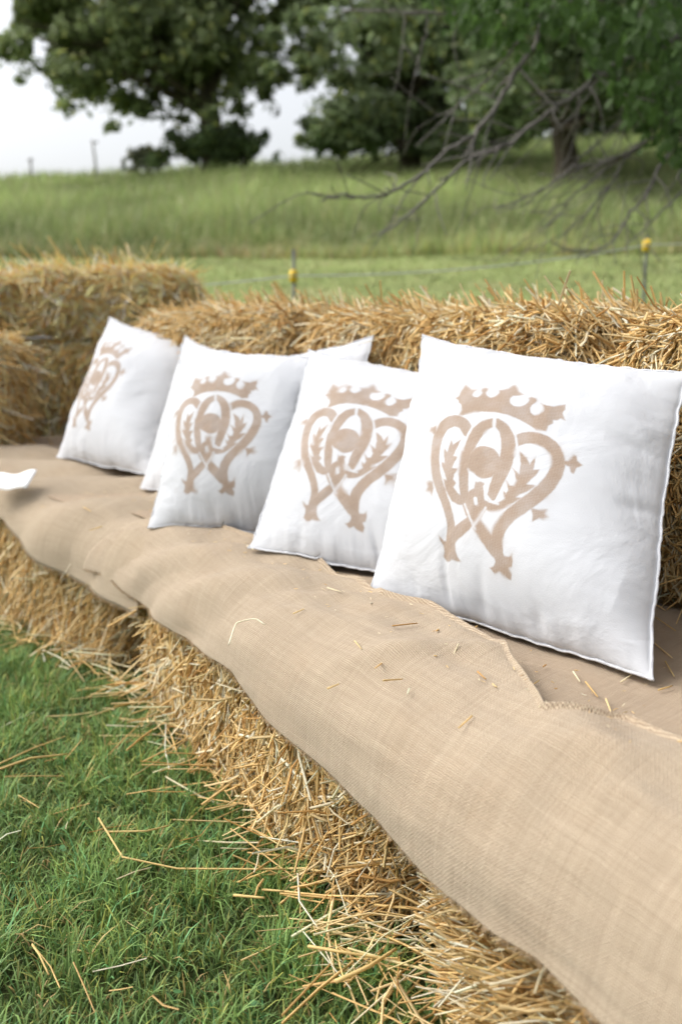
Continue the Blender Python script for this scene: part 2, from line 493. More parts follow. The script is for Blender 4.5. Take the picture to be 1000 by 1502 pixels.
# ------------------------------------------------------------------ straw bales
def make_bale(label, cx, cy, z0, ang, lx, ly, lz, dens, face_w, orient='mix', loose=.02, bulge=.02, seed=0, length=(.05, .19), width=.0042, bias=0.0, cloth=None, group='straw bales of the seating', cat='straw bale', rot_x=0.0):
    """box bale, local x along its length, origin at the middle of its base. face_w: weights for faces -x +x -y +y +z"""
    mb = MB()
    # core: rounded lumpy block
    nx, ny, nz = max(8, int(lx / .035)), max(8, int(ly / .035)), max(8, int(lz / .035))
    def face(A, B, fun):
        a = np.linspace(-1, 1, A + 1); b = np.linspace(-1, 1, B + 1)
        aa, bb = np.meshgrid(a, b)
        p = fun(aa, bb).reshape(-1, 3)
        i = np.arange(A)[None] + (np.arange(B) * (A + 1))[:, None]
        q = np.stack([i, i + 1, i + A + 2, i + A + 1], -1).reshape(-1, 4)
        return p, q
    def shape(p):
        q = p.copy()
        k = 7.0
        nrm = (np.abs(q) ** k).sum(-1) ** (1 / k)
        q = q / np.maximum(nrm, 1e-6)[..., None] * np.max(np.abs(q), -1)[..., None]
        sc = np.array([lx / 2, ly / 2, lz / 2])
        w = q * sc
        n = unit(q ** 5)
        lump = bulge * (fbm(w[..., 0] * 6 + w[..., 2] * 3.3 + seed, w[..., 1] * 6 - w[..., 2] * 6.5, seed, 3))
        w = w + n * lump[..., None]
        return w, n
    o1 = np.ones
    faces = {'-x': (ny, nz, lambda a, b: np.stack([-np.ones_like(a), -a, b], -1)), '+x': (ny, nz, lambda a, b: np.stack([np.ones_like(a), a, b], -1)),
             '-y': (nx, nz, lambda a, b: np.stack([a, -np.ones_like(a), b], -1)), '+y': (nx, nz, lambda a, b: np.stack([-a, np.ones_like(a), b], -1)),
             '+z': (nx, ny, lambda a, b: np.stack([a, b, np.ones_like(a)], -1)), '-z': (nx, ny, lambda a, b: np.stack([a, -b, -np.ones_like(a)], -1))}
    off = np.array([0, 0, lz / 2])
    for key, (A, B, fn) in faces.items():
        p, q = face(A, B, fn)
        w, n = shape(p)
        mb.add(w - n * (.05 if cloth else .022) + off, q, None, np.tile([.5, .33, .12], (len(p), 1)))
    core_q = sum(len(x) for x in mb.q)
    areas = {'-x': ly * lz, '+x': ly * lz, '-y': lx * lz, '+y': lx * lz, '+z': lx * ly}
    for key, wgt in zip(('-x', '+x', '-y', '+y', '+z'), face_w):
        N = int(dens * areas[key] * wgt)
        if N < 1: continue
        A, B, fn = faces[key]
        a, b = rng.uniform(-1.0, 1.0, N), rng.uniform(-1.0, 1.0, N)
        p, n = shape(fn(a, b))
        tx = unit(np.cross(n, np.array([0.3, .2, 1.0])) + 1e-6); ty = np.cross(n, tx)
        if orient == 'mix':
            th = rng.uniform(0, math.pi, N)
        elif orient == 'jumble':
            th = rng.normal(math.pi / 2, .85, N)
        elif orient == 'upright':
            th = rng.normal(math.pi / 2, .65, N)
        else:
            th = rng.normal(0, .8, N)
        d = tx * np.cos(th)[:, None] + ty * np.sin(th)[:, None]
        nc = np.abs(rng.normal(0, .2, N))
        if orient == 'bristle': nc = np.abs(rng.normal(1.1, .5, N))
        L = rng.uniform(*length, N) * rng.choice([.6, 1, 1, 1.3], N)
        if orient == 'bristle': L *= .55
        lo = rng.random(N) < loose
        nc = np.where(lo, rng.uniform(.5, 2.0, N), nc)
        d = unit(d + n * nc[:, None])
        dep = rng.uniform(-.016, .008, N)
        pos = p + n * dep[:, None] + d * (L * np.where(nc > .45, .32, .03))[:, None]
        W = rng.uniform(.65, 1.3, N) * width
        v, q, c = strands(pos + off, d, L, W, straw_cols(N, bias))
        # keep stalks above the base of the bale
        v[:, 2] = np.maximum(v[:, 2], .004)
        mb.add(v, q, None, c)
    if cloth is not None:
        for vi_, v in enumerate(mb.v):
            under = v[:, 2] > cloth + .02 * np.sin(v[:, 0] * 40)
            zz = np.clip(v[:, 2] - (SEAT - RB), 0, RB)
            rc = RB - np.sqrt(np.maximum(RB ** 2 - zz ** 2, 0))
            ymin = -ly / 2 - ROFF[0] + rc + .022
            push = np.where(under, np.maximum(ymin - v[:, 1], 0), 0)
            if vi_ >= 6: push = np.repeat(push.reshape(-1, 9).max(1), 9)        # a stalk moves as a whole
            v[:, 1] += push
            v[:, 2] = np.minimum(v[:, 2], SEAT - .03)
    me = mesh_from('straw_bale', np.concatenate(mb.v), np.concatenate(mb.q), None, np.concatenate(mb.c))
    o = link('straw_bale', me, [M_straw, M_core])
    mi = np.zeros(len(me.polygons), np.int32); mi[:core_q] = 1
    me.polygons.foreach_set('material_index', mi)
    o.location = (cx, cy, z0); o.rotation_euler = (rot_x, 0, ang)
    tag(o, label, cat, group)
    return o

ROFF = [0.0]
def bench_bale(label, s0, s1, r0, depth, z0, h, **kw):
    ROFF[0] = r0
    a, b = F(s0), F(s1)
    d = unit(b - a); n = np.array([d[1], -d[0]])
    mid = (a + b) / 2 + n * (r0 + depth / 2)
    # local +x along d, local -y must be the front (-n):  +y = rot90(d) = (-dy, dx) = -n   -> flip x
    ang = math.atan2(-d[1], -d[0])
    return make_bale(label, mid[0], mid[1], z0, ang, float(np.linalg.norm(b - a)) - .015, depth, h, **kw)

S_B0 = to_sr(.03, 1.22)[0]; S_B1 = to_sr(-.555, 2.31)[0]
# seat row
bench_bale('straw bale at the near right end of the seat, its cut ends bristling', .02, S_B0 - .03, .035, 1.10, 0, .405, dens=11000, face_w=(1, 1, 1.5, .1, .05), orient='bristle', seed=3, loose=.04, length=(.05, .15), width=.0036, cloth=.20)
bench_bale('long middle straw bale of the seat, under the hanging burlap edge', S_B0 + .0, S_B1, .045, 1.08, 0, .405, dens=14000, face_w=(1, 1, 1.45, .1, .05), orient='jumble', seed=5, loose=.04, length=(.02, .11), width=.005, cloth=.26)
bench_bale('far straw bale of the seat, angled away by the dark gap', S_B1 + .05, to_sr(-1.30, 3.15)[0], .04, .9, 0, .40, dens=7500, face_w=(1, 1, 1.3, .1, .05), orient='upright', seed=8, loose=.04, length=(.04, .16), cloth=.27)
# low bale carrying the corner of the seat
make_bale('low straw bale at the corner, under the far burlap and paper', -1.85, 4.02, 0, math.radians(12), 1.5, .85, .405, 3500, (1, .2, 1, .2, .3), seed=12)
# back row
def back_bale(label, p0, p1, z0, h, depth=.45, **kw):
    a, b = np.array(p0), np.array(p1)
    d = unit(b - a); n = np.array([d[1], -d[0]])
    mid = (a + b) / 2 + n * depth / 2
    return make_bale(label, mid[0], mid[1], z0, math.atan2(-d[1], -d[0]), float(np.linalg.norm(b - a)) - .01, depth, h, **kw)
back_bale('back row straw bale nearest the camera, behind the front pillow', (.98, .92), (.46, 1.86), .40, .52, dens=14000, face_w=(.6, .6, 1.2, .3, 1.3), seed=21, loose=.07, orient='mix', length=(.02, .10), width=.0052, group='straw bales of the backrest')
back_bale('back row straw bale in the middle, behind the two centre pillows', (.455, 1.87), (-.135, 2.82), .40, .525, dens=13000, face_w=(.6, .6, 1.2, .3, 1.3), seed=25, loose=.07, orient='mix', length=(.02, .10), width=.0052, group='straw bales of the backrest')
back_bale('back row straw bale at the far end, behind the far pillow', (-.14, 2.83), (-.79, 3.69), .40, .545, dens=11000, face_w=(.6, 1, 1.2, .3, 1.3), seed=29, loose=.06, orient='mix', length=(.02, .11), width=.0055, group='straw bales of the backrest')
# corner stack at the left
sb = make_bale('lower straw bale of the corner stack, tied with grey twine', -1.32, 4.72, 0, math.radians(3), 1.25, .56, .85, 9000, (.5, .5, 1.3, .1, .3), seed=33, bulge=.06, width=.0065, length=(.06, .22), orient='upright', bias=.35, group='straw bales of the corner stack')
make_bale('top straw bale of the corner stack, rising above the back row', -1.40, 4.72, .84, math.radians(3), 1.45, .58, .28, 9000, (1, 1, 1.3, .3, 1.2), seed=37, loose=.05, bulge=.07, width=.0055, bias=.35, group='straw bales of the corner stack')
make_bale('shaded straw bale at the left edge, in front of the stack', -1.72, 4.02, .40, math.radians(-4), .85, .5, .46, 6500, (.5, 1.2, 1.3, .1, 1), seed=41, loose=.05, bias=.15, width=.006, bulge=.05, group='straw bales of the corner stack')
# twine on the lower corner bale
for zz, x0, x1 in ((.845, -.24, .05), (.55, -.05, .35)):
    tw = MB()
    P = np.stack([np.linspace(x0, x1, 14), np.full(14, -.30), zz + .003 * np.sin(np.arange(14) * 1.3)], 1)
    P[0, 1] += .06; P[-1, 1] += .06
    v, q, t = tube(P, .005, 6); tw.add(v, q, t, (.42, .43, .46))
    tw.build('baling_twine', M_plain, sb)

# ------------------------------------------------------------------ burlap
def burlap(name, label, s0, s1, w0f, w1f, extra, mat, ns, nw, wrinkle=None, s_skew=None, fringe_front=True, edge_lift=None):
    sl = np.linspace(0, 1, ns); wl = np.linspace(0, 1, nw)
    A, B = np.meshgrid(sl, wl)
    S = s0 + (s1 - s0) * A
    W = w0f(S) + (w1f(S) - w0f(S)) * B
    if s_skew is not None: S = s_skew(S, W, A, B)
    E = extra + np.zeros_like(S)
    if wrinkle is not None: E = E + wrinkle(S, W)
    if edge_lift is not None: E = E + edge_lift(A, B, S, W)
    P = cloth_point(S, W, E)
    i = np.arange(ns - 1)[None] + (np.arange(nw - 1) * ns)[:, None]
    q = np.stack([i, i + 1, i + ns + 1, i + ns], -1).reshape(-1, 4)[:, ::-1]
    me = mesh_from(name, P.reshape(-1, 3), q, uvs=np.stack([S, W], -1).reshape(-1, 2))
    o = link(name, me, mat)
    so = o.modifiers.new('thickness', 'SOLIDIFY'); so.thickness = .0022; so.offset = -1
    tag(o, label, 'burlap cloth', 'burlap cloths over the seat')
    if fringe_front:
        N = int(abs(s1 - s0) * 900)
        idx = rng.uniform(0, ns - 1.001, N); k = idx.astype(int); f = (idx - k)[:, None]
        e = P[0, k] * (1 - f) + P[0, k + 1] * f
        dn = unit(e - (P[1, k] * (1 - f) + P[1, k + 1] * f))
        d = dn + rng.normal(size=(N, 3)) * .35
        L = rng.uniform(.003, .010, N)
        v, q2, c = strands(e + unit(d) * (L * .4)[:, None], d, L, rng.uniform(.0006, .0011, N), np.tile([.56, .42, .27], (N, 1)) * rng.uniform(.8, 1.2, (N, 1)), bend=.2)
        fm = mesh_from('frayed_edge', v, q2, None, c)
        link('frayed_edge', fm, M_straw, o)
    return o

MB1 = burlap_mat('burlap_light', np.array([1.0, 1.0, 1.0]))
MB2 = burlap_mat('burlap_pale', np.array([1.0, 1.0, .98]), rot=.02)
MB3 = burlap_mat('burlap_rosy', np.array([1.0, .95, .91]), rot=.35)
MB4 = burlap_mat('burlap_dusty', np.array([1.0, .95, .92]), rot=.8)

# back edge of the front cloth, surveyed from the photo
_be = [at_z(u, v, SEAT + .012) for u, v in ((330, 775), (400, 792), (490, 835), (560, 880), (630, 902), (680, 930), (740, 970), (770, 1012), (800, 1055), (860, 1068), (920, 1075), (1000, 1120))]
_be_sr = np.array(sorted([to_sr(p[0], p[1]) for p in _be]))
def back_edge(s):
    return np.interp(s, _be_sr[:, 0], _be_sr[:, 1]) - RB + .006 * fbm(np.asarray(s) * 9, 0 * np.asarray(s), 77, 2)
def prof_r(z):
    k = min(max(z - (SEAT - RB), 0), RB)
    return RB - math.sqrt(RB ** 2 - k ** 2)
def front_edge(pts):
    sr = []
    for u, v in pts:                                              # the edge hangs in the plane of the bale front: find the height on that plane
        best = None
        for z in np.linspace(.15, .42, 55):
            p = at_z(u, v, z); s, r = to_sr(p[0], p[1])
            if best is None or abs(r + .005 - prof_r(z)) < best[0]: best = (abs(r + .005 - prof_r(z)), s, z)
        sr.append((best[1], best[2]))
    sr = np.array(sorted(sr))
    def w_of(s):
        z = np.interp(s, sr[:, 0], sr[:, 1])
        ph = np.arccos(np.clip(1 - (SEAT - z) / RB, 0, 1))
        return np.where(z > SEAT - RB, -RB * ph, -(SEAT - RB - z) - ARC)
    return w_of
fe1 = front_edge([(895, 1500), (800, 1410), (720, 1355), (640, 1290), (540, 1195), (450, 1110), (400, 1060), (350, 992), (320, 975), (270, 940), (225, 905), (195, 870), (165, 858), (130, 856), (106, 853)])
fe2 = front_edge([(125, 858), (100, 848), (60, 822), (20, 785), (0, 762)])
S1 = to_sr(-.50, 2.22)[0]

def wr1(S, W):
    a = .012 * np.exp(-((W - .02 - .25 * (S - 1.3)) / .035) ** 2) * smooth(.9, 1.2, S) * (1 - smooth(1.7, 2.0, S))
    b = .010 * np.exp(-((W + .02 - .20 * (S - .75)) / .05) ** 2) * smooth(.35, .7, S) * (1 - smooth(1.05, 1.3, S))
    c = .012 * np.sin(S * 23 + W * 30 + 3 * vnoise(S * 3, W * 4, 9)) * np.exp(-((S - 2.2) / .35) ** 2)
    d = .015 * fbm(S * 3.4 + W * 5, W * 9 - S * 2, 41, 3) + .003 * fbm(S * 16, W * 20, 43, 2)
    e = 0
    for s0_, w0_, ds, dw, amp, wd in ((1.95, -.10, -.35, .32, .013, .022), (1.62, -.12, -.30, .26, .011, .025), (1.25, -.10, -.42, .22, .012, .03), (.95, .02, -.30, .14, .012, .028), (2.2, -.02, -.5, .16, .010, .02)):
        L2 = ds * ds + dw * dw; t = ((S - s0_) * ds + (W - w0_) * dw) / L2; tc = np.clip(t, 0, 1)
        dd = np.hypot(S - s0_ - tc * ds, W - w0_ - tc * dw)
        e = e + amp * np.exp(-(dd / wd) ** 2) * (.35 + .65 * np.sin(math.pi * tc)) * smooth(-.2, .3, t) * smooth(1.2, .7, t)
    return a + b + c + d + e
def lift1(A, B, S, W):
    far = np.exp(-((1 - A) / .02) ** 2)
    return .011 * far + .007 * smooth(.98, 1, B)
def skew1(S, W, A, B):
    return S + A ** 6 * (.22 * smooth(.05, -.2, W) - .12 * smooth(0, .3, W) + .004 * np.sin(W * 20))
burlap('burlap_cloth', 'big front burlap cloth hanging over the near edge, under the nearest pillows', .03, S1, fe1, back_edge, .0105, MB1, 420, 170, wr1, skew1, edge_lift=lift1)
def wr2(S, W):
    d = .016 * np.sin((S - 2.5) * 15 + W * 9 + 4 * vnoise(S * 2, W * 3, 3)) * smooth(2.0, 2.3, S) + .007 * fbm(S * 5, W * 8, 51, 3)
    g = .022 * np.exp(-((W - .13 - .22 * (S - 2.75)) / .03) ** 2) * smooth(2.35, 2.6, S) * (1 - smooth(2.85, 3.05, S))
    return d + g
_SE = to_sr(-2.2, 3.58)[0]
burlap('burlap_cloth', 'pale burlap cloth on the far front of the seat, under the white paper', S1 - .10, _SE, fe2, lambda s: .40 + .02 * np.sin(s * 4) + 0 * s, .003, MB2, 220, 70, wr2)
burlap('burlap_cloth', 'rosy back burlap cloth tucked under the pillows at the backrest', .05, to_sr(-.9, 2.8)[0], lambda s: -.02 + .02 * np.sin(5 * s), lambda s: .56 + 0 * s, -.007, MB3, 240, 60, lambda S, W: .006 * fbm(S * 6, W * 7, 61, 3), fringe_front=False)
burlap('burlap_cloth', 'dusty pink burlap cloth at the far corner, before the shaded bale', to_sr(-.72, 2.55)[0], _SE + .1, lambda s: .36 + 0 * s, lambda s: .95 + .25 * smooth(3.4, 4.0, s), -.001, MB4, 120, 70, lambda S, W: .009 * fbm(S * 4, W * 4, 71, 3), fringe_front=False)

def sr_vec(x, y):
    ss = np.linspace(0, _Fl[-1], 700); f = F(ss); nn = Fn(ss)
    S_ = np.empty(len(x)); R_ = np.empty(len(x))
    for k in range(0, len(x), 4000):
        dx = x[k:k + 4000, None] - f[None, :, 0]; dy = y[k:k + 4000, None] - f[None, :, 1]
        i = np.argmin(dx ** 2 + dy ** 2, 1); j = np.arange(len(i))
        S_[k:k + 4000] = ss[i]; R_[k:k + 4000] = dx[j, i] * nn[i, 0] + dy[j, i] * nn[i, 1]
    return S_, R_
def seat_top(x, y):
    """height of the uppermost burlap above a ground point"""
    S_, R_ = sr_vec(np.asarray(x, float), np.asarray(y, float)); W_ = R_ - RB
    e3 = -.007 + .006 * fbm(S_ * 6, W_ * 7, 61, 3)
    e1 = .0105 + wr1(S_, W_) + .007 * smooth(.98, 1, (W_ + .2) / (back_edge(S_) + .2))
    e2 = .003 + wr2(S_, W_)
    on1 = (W_ < back_edge(S_)) & (S_ < S1); on2 = (S_ >= S1) & (W_ < .40)
    E_ = np.where(on1, np.maximum(e1, e3), np.where(on2, e2, e3))
    ph = np.clip(-W_, 0, RB)
    return SEAT + seat_noise(S_, W_) + E_ - (RB - np.sqrt(np.maximum(RB ** 2 - ph ** 2, 0)))

# ------------------------------------------------------------------ emblem of the pillows (drawn in the coordinates of an enlarged crop, 1000 x 1250)
def arc_pts(P, n=10): return catmull(np.array(P, float), n)
POLYS = [
 # crown
 [(305,270),(322,240),(318,205),(300,190),(296,175),(275,160),(298,148),(310,115),(325,80),(335,68),(352,85),(375,105),(410,108),(392,125),(385,145),(392,158),(412,162),(430,150),(440,130),(430,115),(435,98),(452,92),(470,100),(470,118),(462,130),(470,152),(490,165),(515,155),(535,130),(532,108),(555,105),(580,92),(595,70),(612,60),(628,80),(640,112),(668,130),(640,142),(612,145),(598,165),(600,195),(620,215),(650,214),(678,198),(690,180),(697,165),(692,150),(710,140),(732,148),(738,165),(728,180),(712,195),(703,215),(706,245),(728,260),(752,250),(772,228),(774,205),(762,180),(790,188),(830,190),(860,175),(884,168),(884,200),(872,228),(888,272),(862,264),(842,280),(824,278),(824,300),(800,318),(790,355),(738,352),(700,325),(640,292),(580,272),(520,262),(450,258),(385,263),(330,278)],
 # left thistle leaf
 [(214,452),(236,486),(262,415),(272,448),(322,420),(300,470),(275,512),(305,518),(285,548),(268,580),(305,588),(280,615),(272,645),(290,668),(270,690),(280,720),(240,690),(215,665),(205,632),(232,650),(212,600),(198,560),(196,532),(220,552),(212,500)],
 # right thistle leaf
 [(655,488),(690,520),(708,560),(738,510),(732,560),(726,590),(762,580),(735,625),(690,676),(740,678),(695,720),(645,745),(634,756),(668,755),(620,785),(590,800),(570,770),(562,712),(580,735),(592,715),(582,660),(602,690),(625,688),(636,660),(630,620),(615,585),(640,608),(652,620),(660,560)],
 # centre piece joining the two curves
 [(405,660),(425,672),(455,672),(450,740),(455,790),(430,850),(365,905),(335,790),(330,775),(370,745),(395,705)],
 # left foot
 [(150,932),(178,962),(212,965),(232,930),(285,950),(252,985),(245,1020),(252,1050),(268,1076),(240,1072),(208,1058),(190,1066),(165,1060),(152,1035),(165,1010),(168,985),(155,965)],
 # right foot
 [(455,1000),(520,985),(525,1030),(535,1060),(560,1065),(583,1052),(578,1090),(570,1115),(550,1118),(558,1150),(545,1176),(520,1165),(500,1150),(486,1132),(455,1140),(430,1110),(456,1105),(475,1085),(470,1050)],
 # side buds
 [(88,640),(110,634),(135,642),(140,680),(126,722),(112,698),(84,688),(98,668)],
 [(880,515),(905,515),(930,475),(945,478),(950,505),(978,527),(948,548),(932,588),(918,580),(910,550),(880,540)],
 [(712,810),(755,815),(795,806),(785,832),(796,850),(772,866),(752,862),(716,884),(718,850)],
 [(105,315),(130,320),(150,312),(160,345),(140,372),(120,352),(100,345)],
]
# strokes: polyline and half width
STROKES = [
 ([(365,372),(330,322),(270,305),(210,325),(168,390),(152,480),(155,570),(168,640),(195,715),(222,790),(238,860),(236,920),(222,970)], [30,29,31,33,31,28,27,26,24,22,22,24,28]),
 ([(634,430),(680,408),(740,403),(800,425),(840,470),(855,530),(838,600),(795,675),(735,745),(665,805),(595,855),(535,915),(505,970),(495,1020)], [27,30,32,32,31,30,31,32,33,32,31,31,33,34]),
 ([(240,950),(300,915),(360,878),(420,825),(445,795)], [28,27,25,22,18]),
 ([(340,780),(372,850),(405,905),(445,965),(490,1030)], [20,26,30,33,35]),
 ([(508,322),(450,350),(398,410),(362,490),(342,580),(336,660),(338,735)], [21,27,32,30,27,25,22]),
 ([(534,322),(572,365),(592,430),(590,500),(570,580),(540,650),(512,710),(495,750)], [20,28,33,34,33,31,27,22]),
 ([(228,660),(255,710),(285,750),(325,762),(370,745),(405,712),(430,690)], [14,22,24,22,22,24,22]),
 ([(432,768),(470,800),(515,808),(560,795),(600,770)], [12,20,19,19,20]),
]
DISK = (453, 555, 98, 94)
CUTS = [([(520,295),(512,385)], 9), ([(335,785),(360,860),(382,918)], 5.5), ([(455,808),(410,868),(360,918)], 5.5),
        ([(398,335),(360,400),(330,480)], 6), ([(628,378),(640,450),(632,520)], 6), ([(400,757),(402,783)], 10),
        ([(455,690),(462,735),(490,775),(530,790)], 7)]
HOLES = [[(365,592),(372,660),(362,715),(395,700),(408,660),(440,650),(405,625),(378,605)]]

_src = np.array([(540, 870), (958, 1003), (1008, 545), (620, 497)], float)     # picture corners of the nearest pillow
_dst = np.array([(-1, -1), (1, -1), (1, 1), (-1, 1)], float)
def dlt(a, b):
    A = []
    for (x, y), (u, v) in zip(a, b):
        A.append([x, y, 1, 0, 0, 0, -u * x, -u * y, -u]); A.append([0, 0, 0, x, y, 1, -v * x, -v * y, -v])
    return np.linalg.svd(np.array(A))[2][-1].reshape(3, 3)
_H = dlt(_src, _dst)
def crop_to_pillow(p):
    p = np.asarray(p, float); x = 620 + p[:, 0] * .24; y = 560 + p[:, 1] * .24
    h = np.stack([x, y, np.ones_like(x)], 1) @ _H.T
    return h[:, :2] / h[:, 2:]
def pillow_to_crop(q):
    h = np.concatenate([q, np.ones((len(q), 1))], 1) @ np.linalg.inv(_H).T
    xy = h[:, :2] / h[:, 2:]
    return np.stack([(xy[:, 0] - 620) / .24, (xy[:, 1] - 560) / .24], 1)

def seg_dist(P, a, b, wa=0, wb=0):
    ab = b - a; t = np.clip(((P - a) @ ab) / (ab @ ab + 1e-9), 0, 1)
    return np.linalg.norm(P - a - t[:, None] * ab, axis=1) - (wa + (wb - wa) * t)
def poly_sd(P, poly):
    poly = np.array(poly, float); n = len(poly)
    d = np.full(len(P), 1e9); ins = np.zeros(len(P), bool)
    for i in range(n):
        a, b = poly[i], poly[(i + 1) % n]
        d = np.minimum(d, seg_dist(P, a, b))
        c = ((a[1] > P[:, 1]) != (b[1] > P[:, 1]))
        with np.errstate(divide='ignore', invalid='ignore'):
            xi = (b[0] - a[0]) * (P[:, 1] - a[1]) / (b[1] - a[1] + 1e-12) + a[0]
        ins ^= c & (P[:, 0] < xi)
    return np.where(ins, -d, d)
def emblem_sd(P):
    sd = np.full(len(P), 1e9)
    for pl in POLYS: sd = np.minimum(sd, poly_sd(P, pl))
    for pts, w in STROKES:
        pw = catmull(np.concatenate([np.array(pts, float), 1.17 * np.array(w, float)[:, None]], 1), 4)
        for i in range(len(pw) - 1):
            sd = np.minimum(sd, seg_dist(P, pw[i, :2], pw[i + 1, :2], pw[i, 2], pw[i + 1, 2]))
    cx, cy, rx, ry = DISK
    rr = np.sqrt(((P[:, 0] - cx) / rx) ** 2 + ((P[:, 1] - cy) / ry) ** 2)
    sd = np.minimum(sd, (rr - 1) * rx)
    for pl in HOLES: sd = np.maximum(sd, -poly_sd(P, pl))
    for pts, w in CUTS:
        pts = np.array(pts, float)
        c = np.full(len(P), 1e9)
        for i in range(len(pts) - 1): c = np.minimum(c, seg_dist(P, pts[i], pts[i + 1], w, w))
        sd = np.maximum(sd, -c)
    return sd
_ec = crop_to_pillow(np.array([(500, 620)], float))[0]            # middle of the emblem in pillow coordinates
_EG = 250
_ex = np.linspace(-.62, .62, _EG); _ey = np.linspace(-.72, .72, int(_EG * 1.16))
_EX, _EY = np.meshgrid(_ex, _ey)
_EP = pillow_to_crop(np.stack([_EX.ravel() + _ec[0], _EY.ravel() + _ec[1]], 1))
_ESD = emblem_sd(_EP).reshape(_EX.shape)
_ECX, _ECY = _EP[:, 0].reshape(_EX.shape), _EP[:, 1].reshape(_EX.shape)

# ------------------------------------------------------------------ pillows
def make_pillow(label, BL, BR, TR, TL, thick, seed, emblem=None, creases=()):
    BL, BR, TR, TL = (np.asarray(p, float) for p in (BL, BR, TR, TL))
    base = (BL + BR) / 2; base = np.array([base[0], base[1], min(BL[2], BR[2])])
    M = 341
    a = np.linspace(-1, 1, M); A, B = np.meshgrid(a, a)
    size = np.linalg.norm(BR - BL)
    nrm = unit(np.cross(BR - BL, TL - BL)); nrm = nrm if np.dot(nrm, [0, -1, 0]) > 0 else -nrm
    eX = unit(BR - BL); eY = unit(np.cross(nrm, eX)) * 1.0
    if eY[2] < 0: eY = -eY
    def surf(A, B, side):
        # edges drawn in between the corners, a little wavy
        wav = lambda t, k: .030 * vnoise(t * 3.2 + k, 0 * t + k, seed) + .013 * vnoise(t * 13 + k, 0 * t, seed + 5)
        pull = .06
        a2 = A * (1 - pull * (1 - B ** 2) ** .6 * np.abs(A)) + wav(B, 3) * A ** 8 * np.sign(A)
        b2 = B * (1 - np.where(B < 0, .012, pull) * (1 - A ** 2) ** .6 * np.abs(B)) + wav(A, 9) * B ** 8 * np.sign(B)
        p, q = (a2 + 1) / 2, (b2 + 1) / 2
        P = (BL * ((1 - p) * (1 - q))[..., None] + BR * (p * (1 - q))[..., None] + TR * (p * q)[..., None] + TL * ((1 - p) * q)[..., None])
        f = lambda t: np.clip(1 - (np.abs(t) / .988) ** 2.5, 0, 1)
        core = (f(A) * f(B))
        h = thick * core ** .72
        da = np.clip(1 - np.abs(A), 0, 1); db = np.clip(1 - np.abs(B), 0, 1)
        # puckers running in from the seam
        pk = .012 * (vnoise(B * 9 + seed, A * 2.0, seed + 2) * np.exp(-da / .16) + vnoise(A * 9 + seed, B * 2.0, seed + 3) * np.exp(-db / .16))
        pk = pk + .0065 * (vnoise(B * 24, A * 3, seed + 7) * np.exp(-da / .08) + vnoise(A * 24, B * 3, seed + 8) * np.exp(-db / .08))
        lump = .012 * fbm(A * 1.6 + seed, B * 1.6, seed + 4, 2)
        h = h + (pk + lump) * np.clip(core * 5, 0, 1)
        for (a0, b0, a1, b1, depth, wd) in creases:
            d0 = np.array([a1 - a0, b1 - b0]); L2 = d0 @ d0; wd = wd * 1.2
            t = np.clip(((A - a0) * d0[0] + (B - b0) * d0[1]) / L2, 0, 1)
            dd = np.hypot(A - a0 - t * d0[0], B - b0 - t * d0[1])
            h = h - depth * np.exp(-(dd / wd) ** 2) * (1 - t) * np.clip(core * 4, 0, 1)
        h = np.maximum(h, 0) + .0012
        if side < 0: h = -h * .75
        return P + nrm * h[..., None]
    Pf = surf(A, B, 1); Pb = surf(A, B, -1)
    for Q in (Pf, Pb):                                             # the cushion rests on the cloth and flattens there
        low = Q[..., 2] < SEAT + .12
        zz = np.maximum(seat_top(Q[low][:, 0], Q[low][:, 1]) + .002, SEAT - .05)
        h = Q[low][:, 2] - zz
        Q[low, 2] = zz + np.where(h > .05, h, .05 * smooth(-.03, .05, h) * np.clip(h + .03, 0, 1) / .08 * 1.0 + np.clip(h, 0, 1) * 0)

    i = np.arange(M - 1)[None] + (np.arange(M - 1) * M)[:, None]
    q = np.stack([i, i + 1, i + M + 1, i + M], -1).reshape(-1, 4)
    def normals(P):
        n_ = unit(np.cross(np.gradient(P, axis=1), np.gradient(P, axis=0)))
        return np.where((n_ @ nrm)[..., None] < 0, -n_, n_)
    Nf = normals(Pf).reshape(-1, 3); Nb = -normals(Pb).reshape(-1, 3)
    Vf = Pf.reshape(-1, 3) - base; Vb = Pb.reshape(-1, 3) - base
    ink = None; inked = np.zeros(len(q), bool)
    if emblem is not None:
        ca, cb, sx_, sy_, rot, soft = emblem
        c, s = math.cos(rot), math.sin(rot)
        xa = (A - ca) / sx_; yb = (B - cb) / sy_
        ex = xa * c + yb * s; ey = -xa * s + yb * c
        gx = (ex - _ex[0]) / (_ex[-1] - _ex[0]) * (len(_ex) - 1); gy = (ey - _ey[0]) / (_ey[-1] - _ey[0]) * (len(_ey) - 1)
        out_ = (gx < 0) | (gy < 0) | (gx > len(_ex) - 1.01) | (gy > len(_ey) - 1.01)
        gx = np.clip(gx, 0, len(_ex) - 1.01); gy = np.clip(gy, 0, len(_ey) - 1.01)
        ix, iy = gx.astype(int), gy.astype(int); fx, fy = gx - ix, gy - iy
        def samp(G): return (G[iy, ix] * (1 - fx) + G[iy, ix + 1] * fx) * (1 - fy) + (G[iy + 1, ix] * (1 - fx) + G[iy + 1, ix + 1] * fx) * fy
        sd, cx_, cy_ = samp(_ESD), samp(_ECX), samp(_ECY)
        sn = fbm(cx_ * .012 + seed, cy_ * .012, seed + 60, 2)
        so = soft * (1 + 2.2 * smooth(.15, .5, sn))
        so = so * (1 + 1.6 * smooth(190, 80, cy_) + 2.5 * smooth(160, 90, cx_) + 2.0 * smooth(720, 800, cx_) * smooth(780, 830, cy_))
        sd = sd + 3 * fbm(cx_ * .05, cy_ * .05, 91, 2)
        ink = 1 - smooth(-so, so, sd)
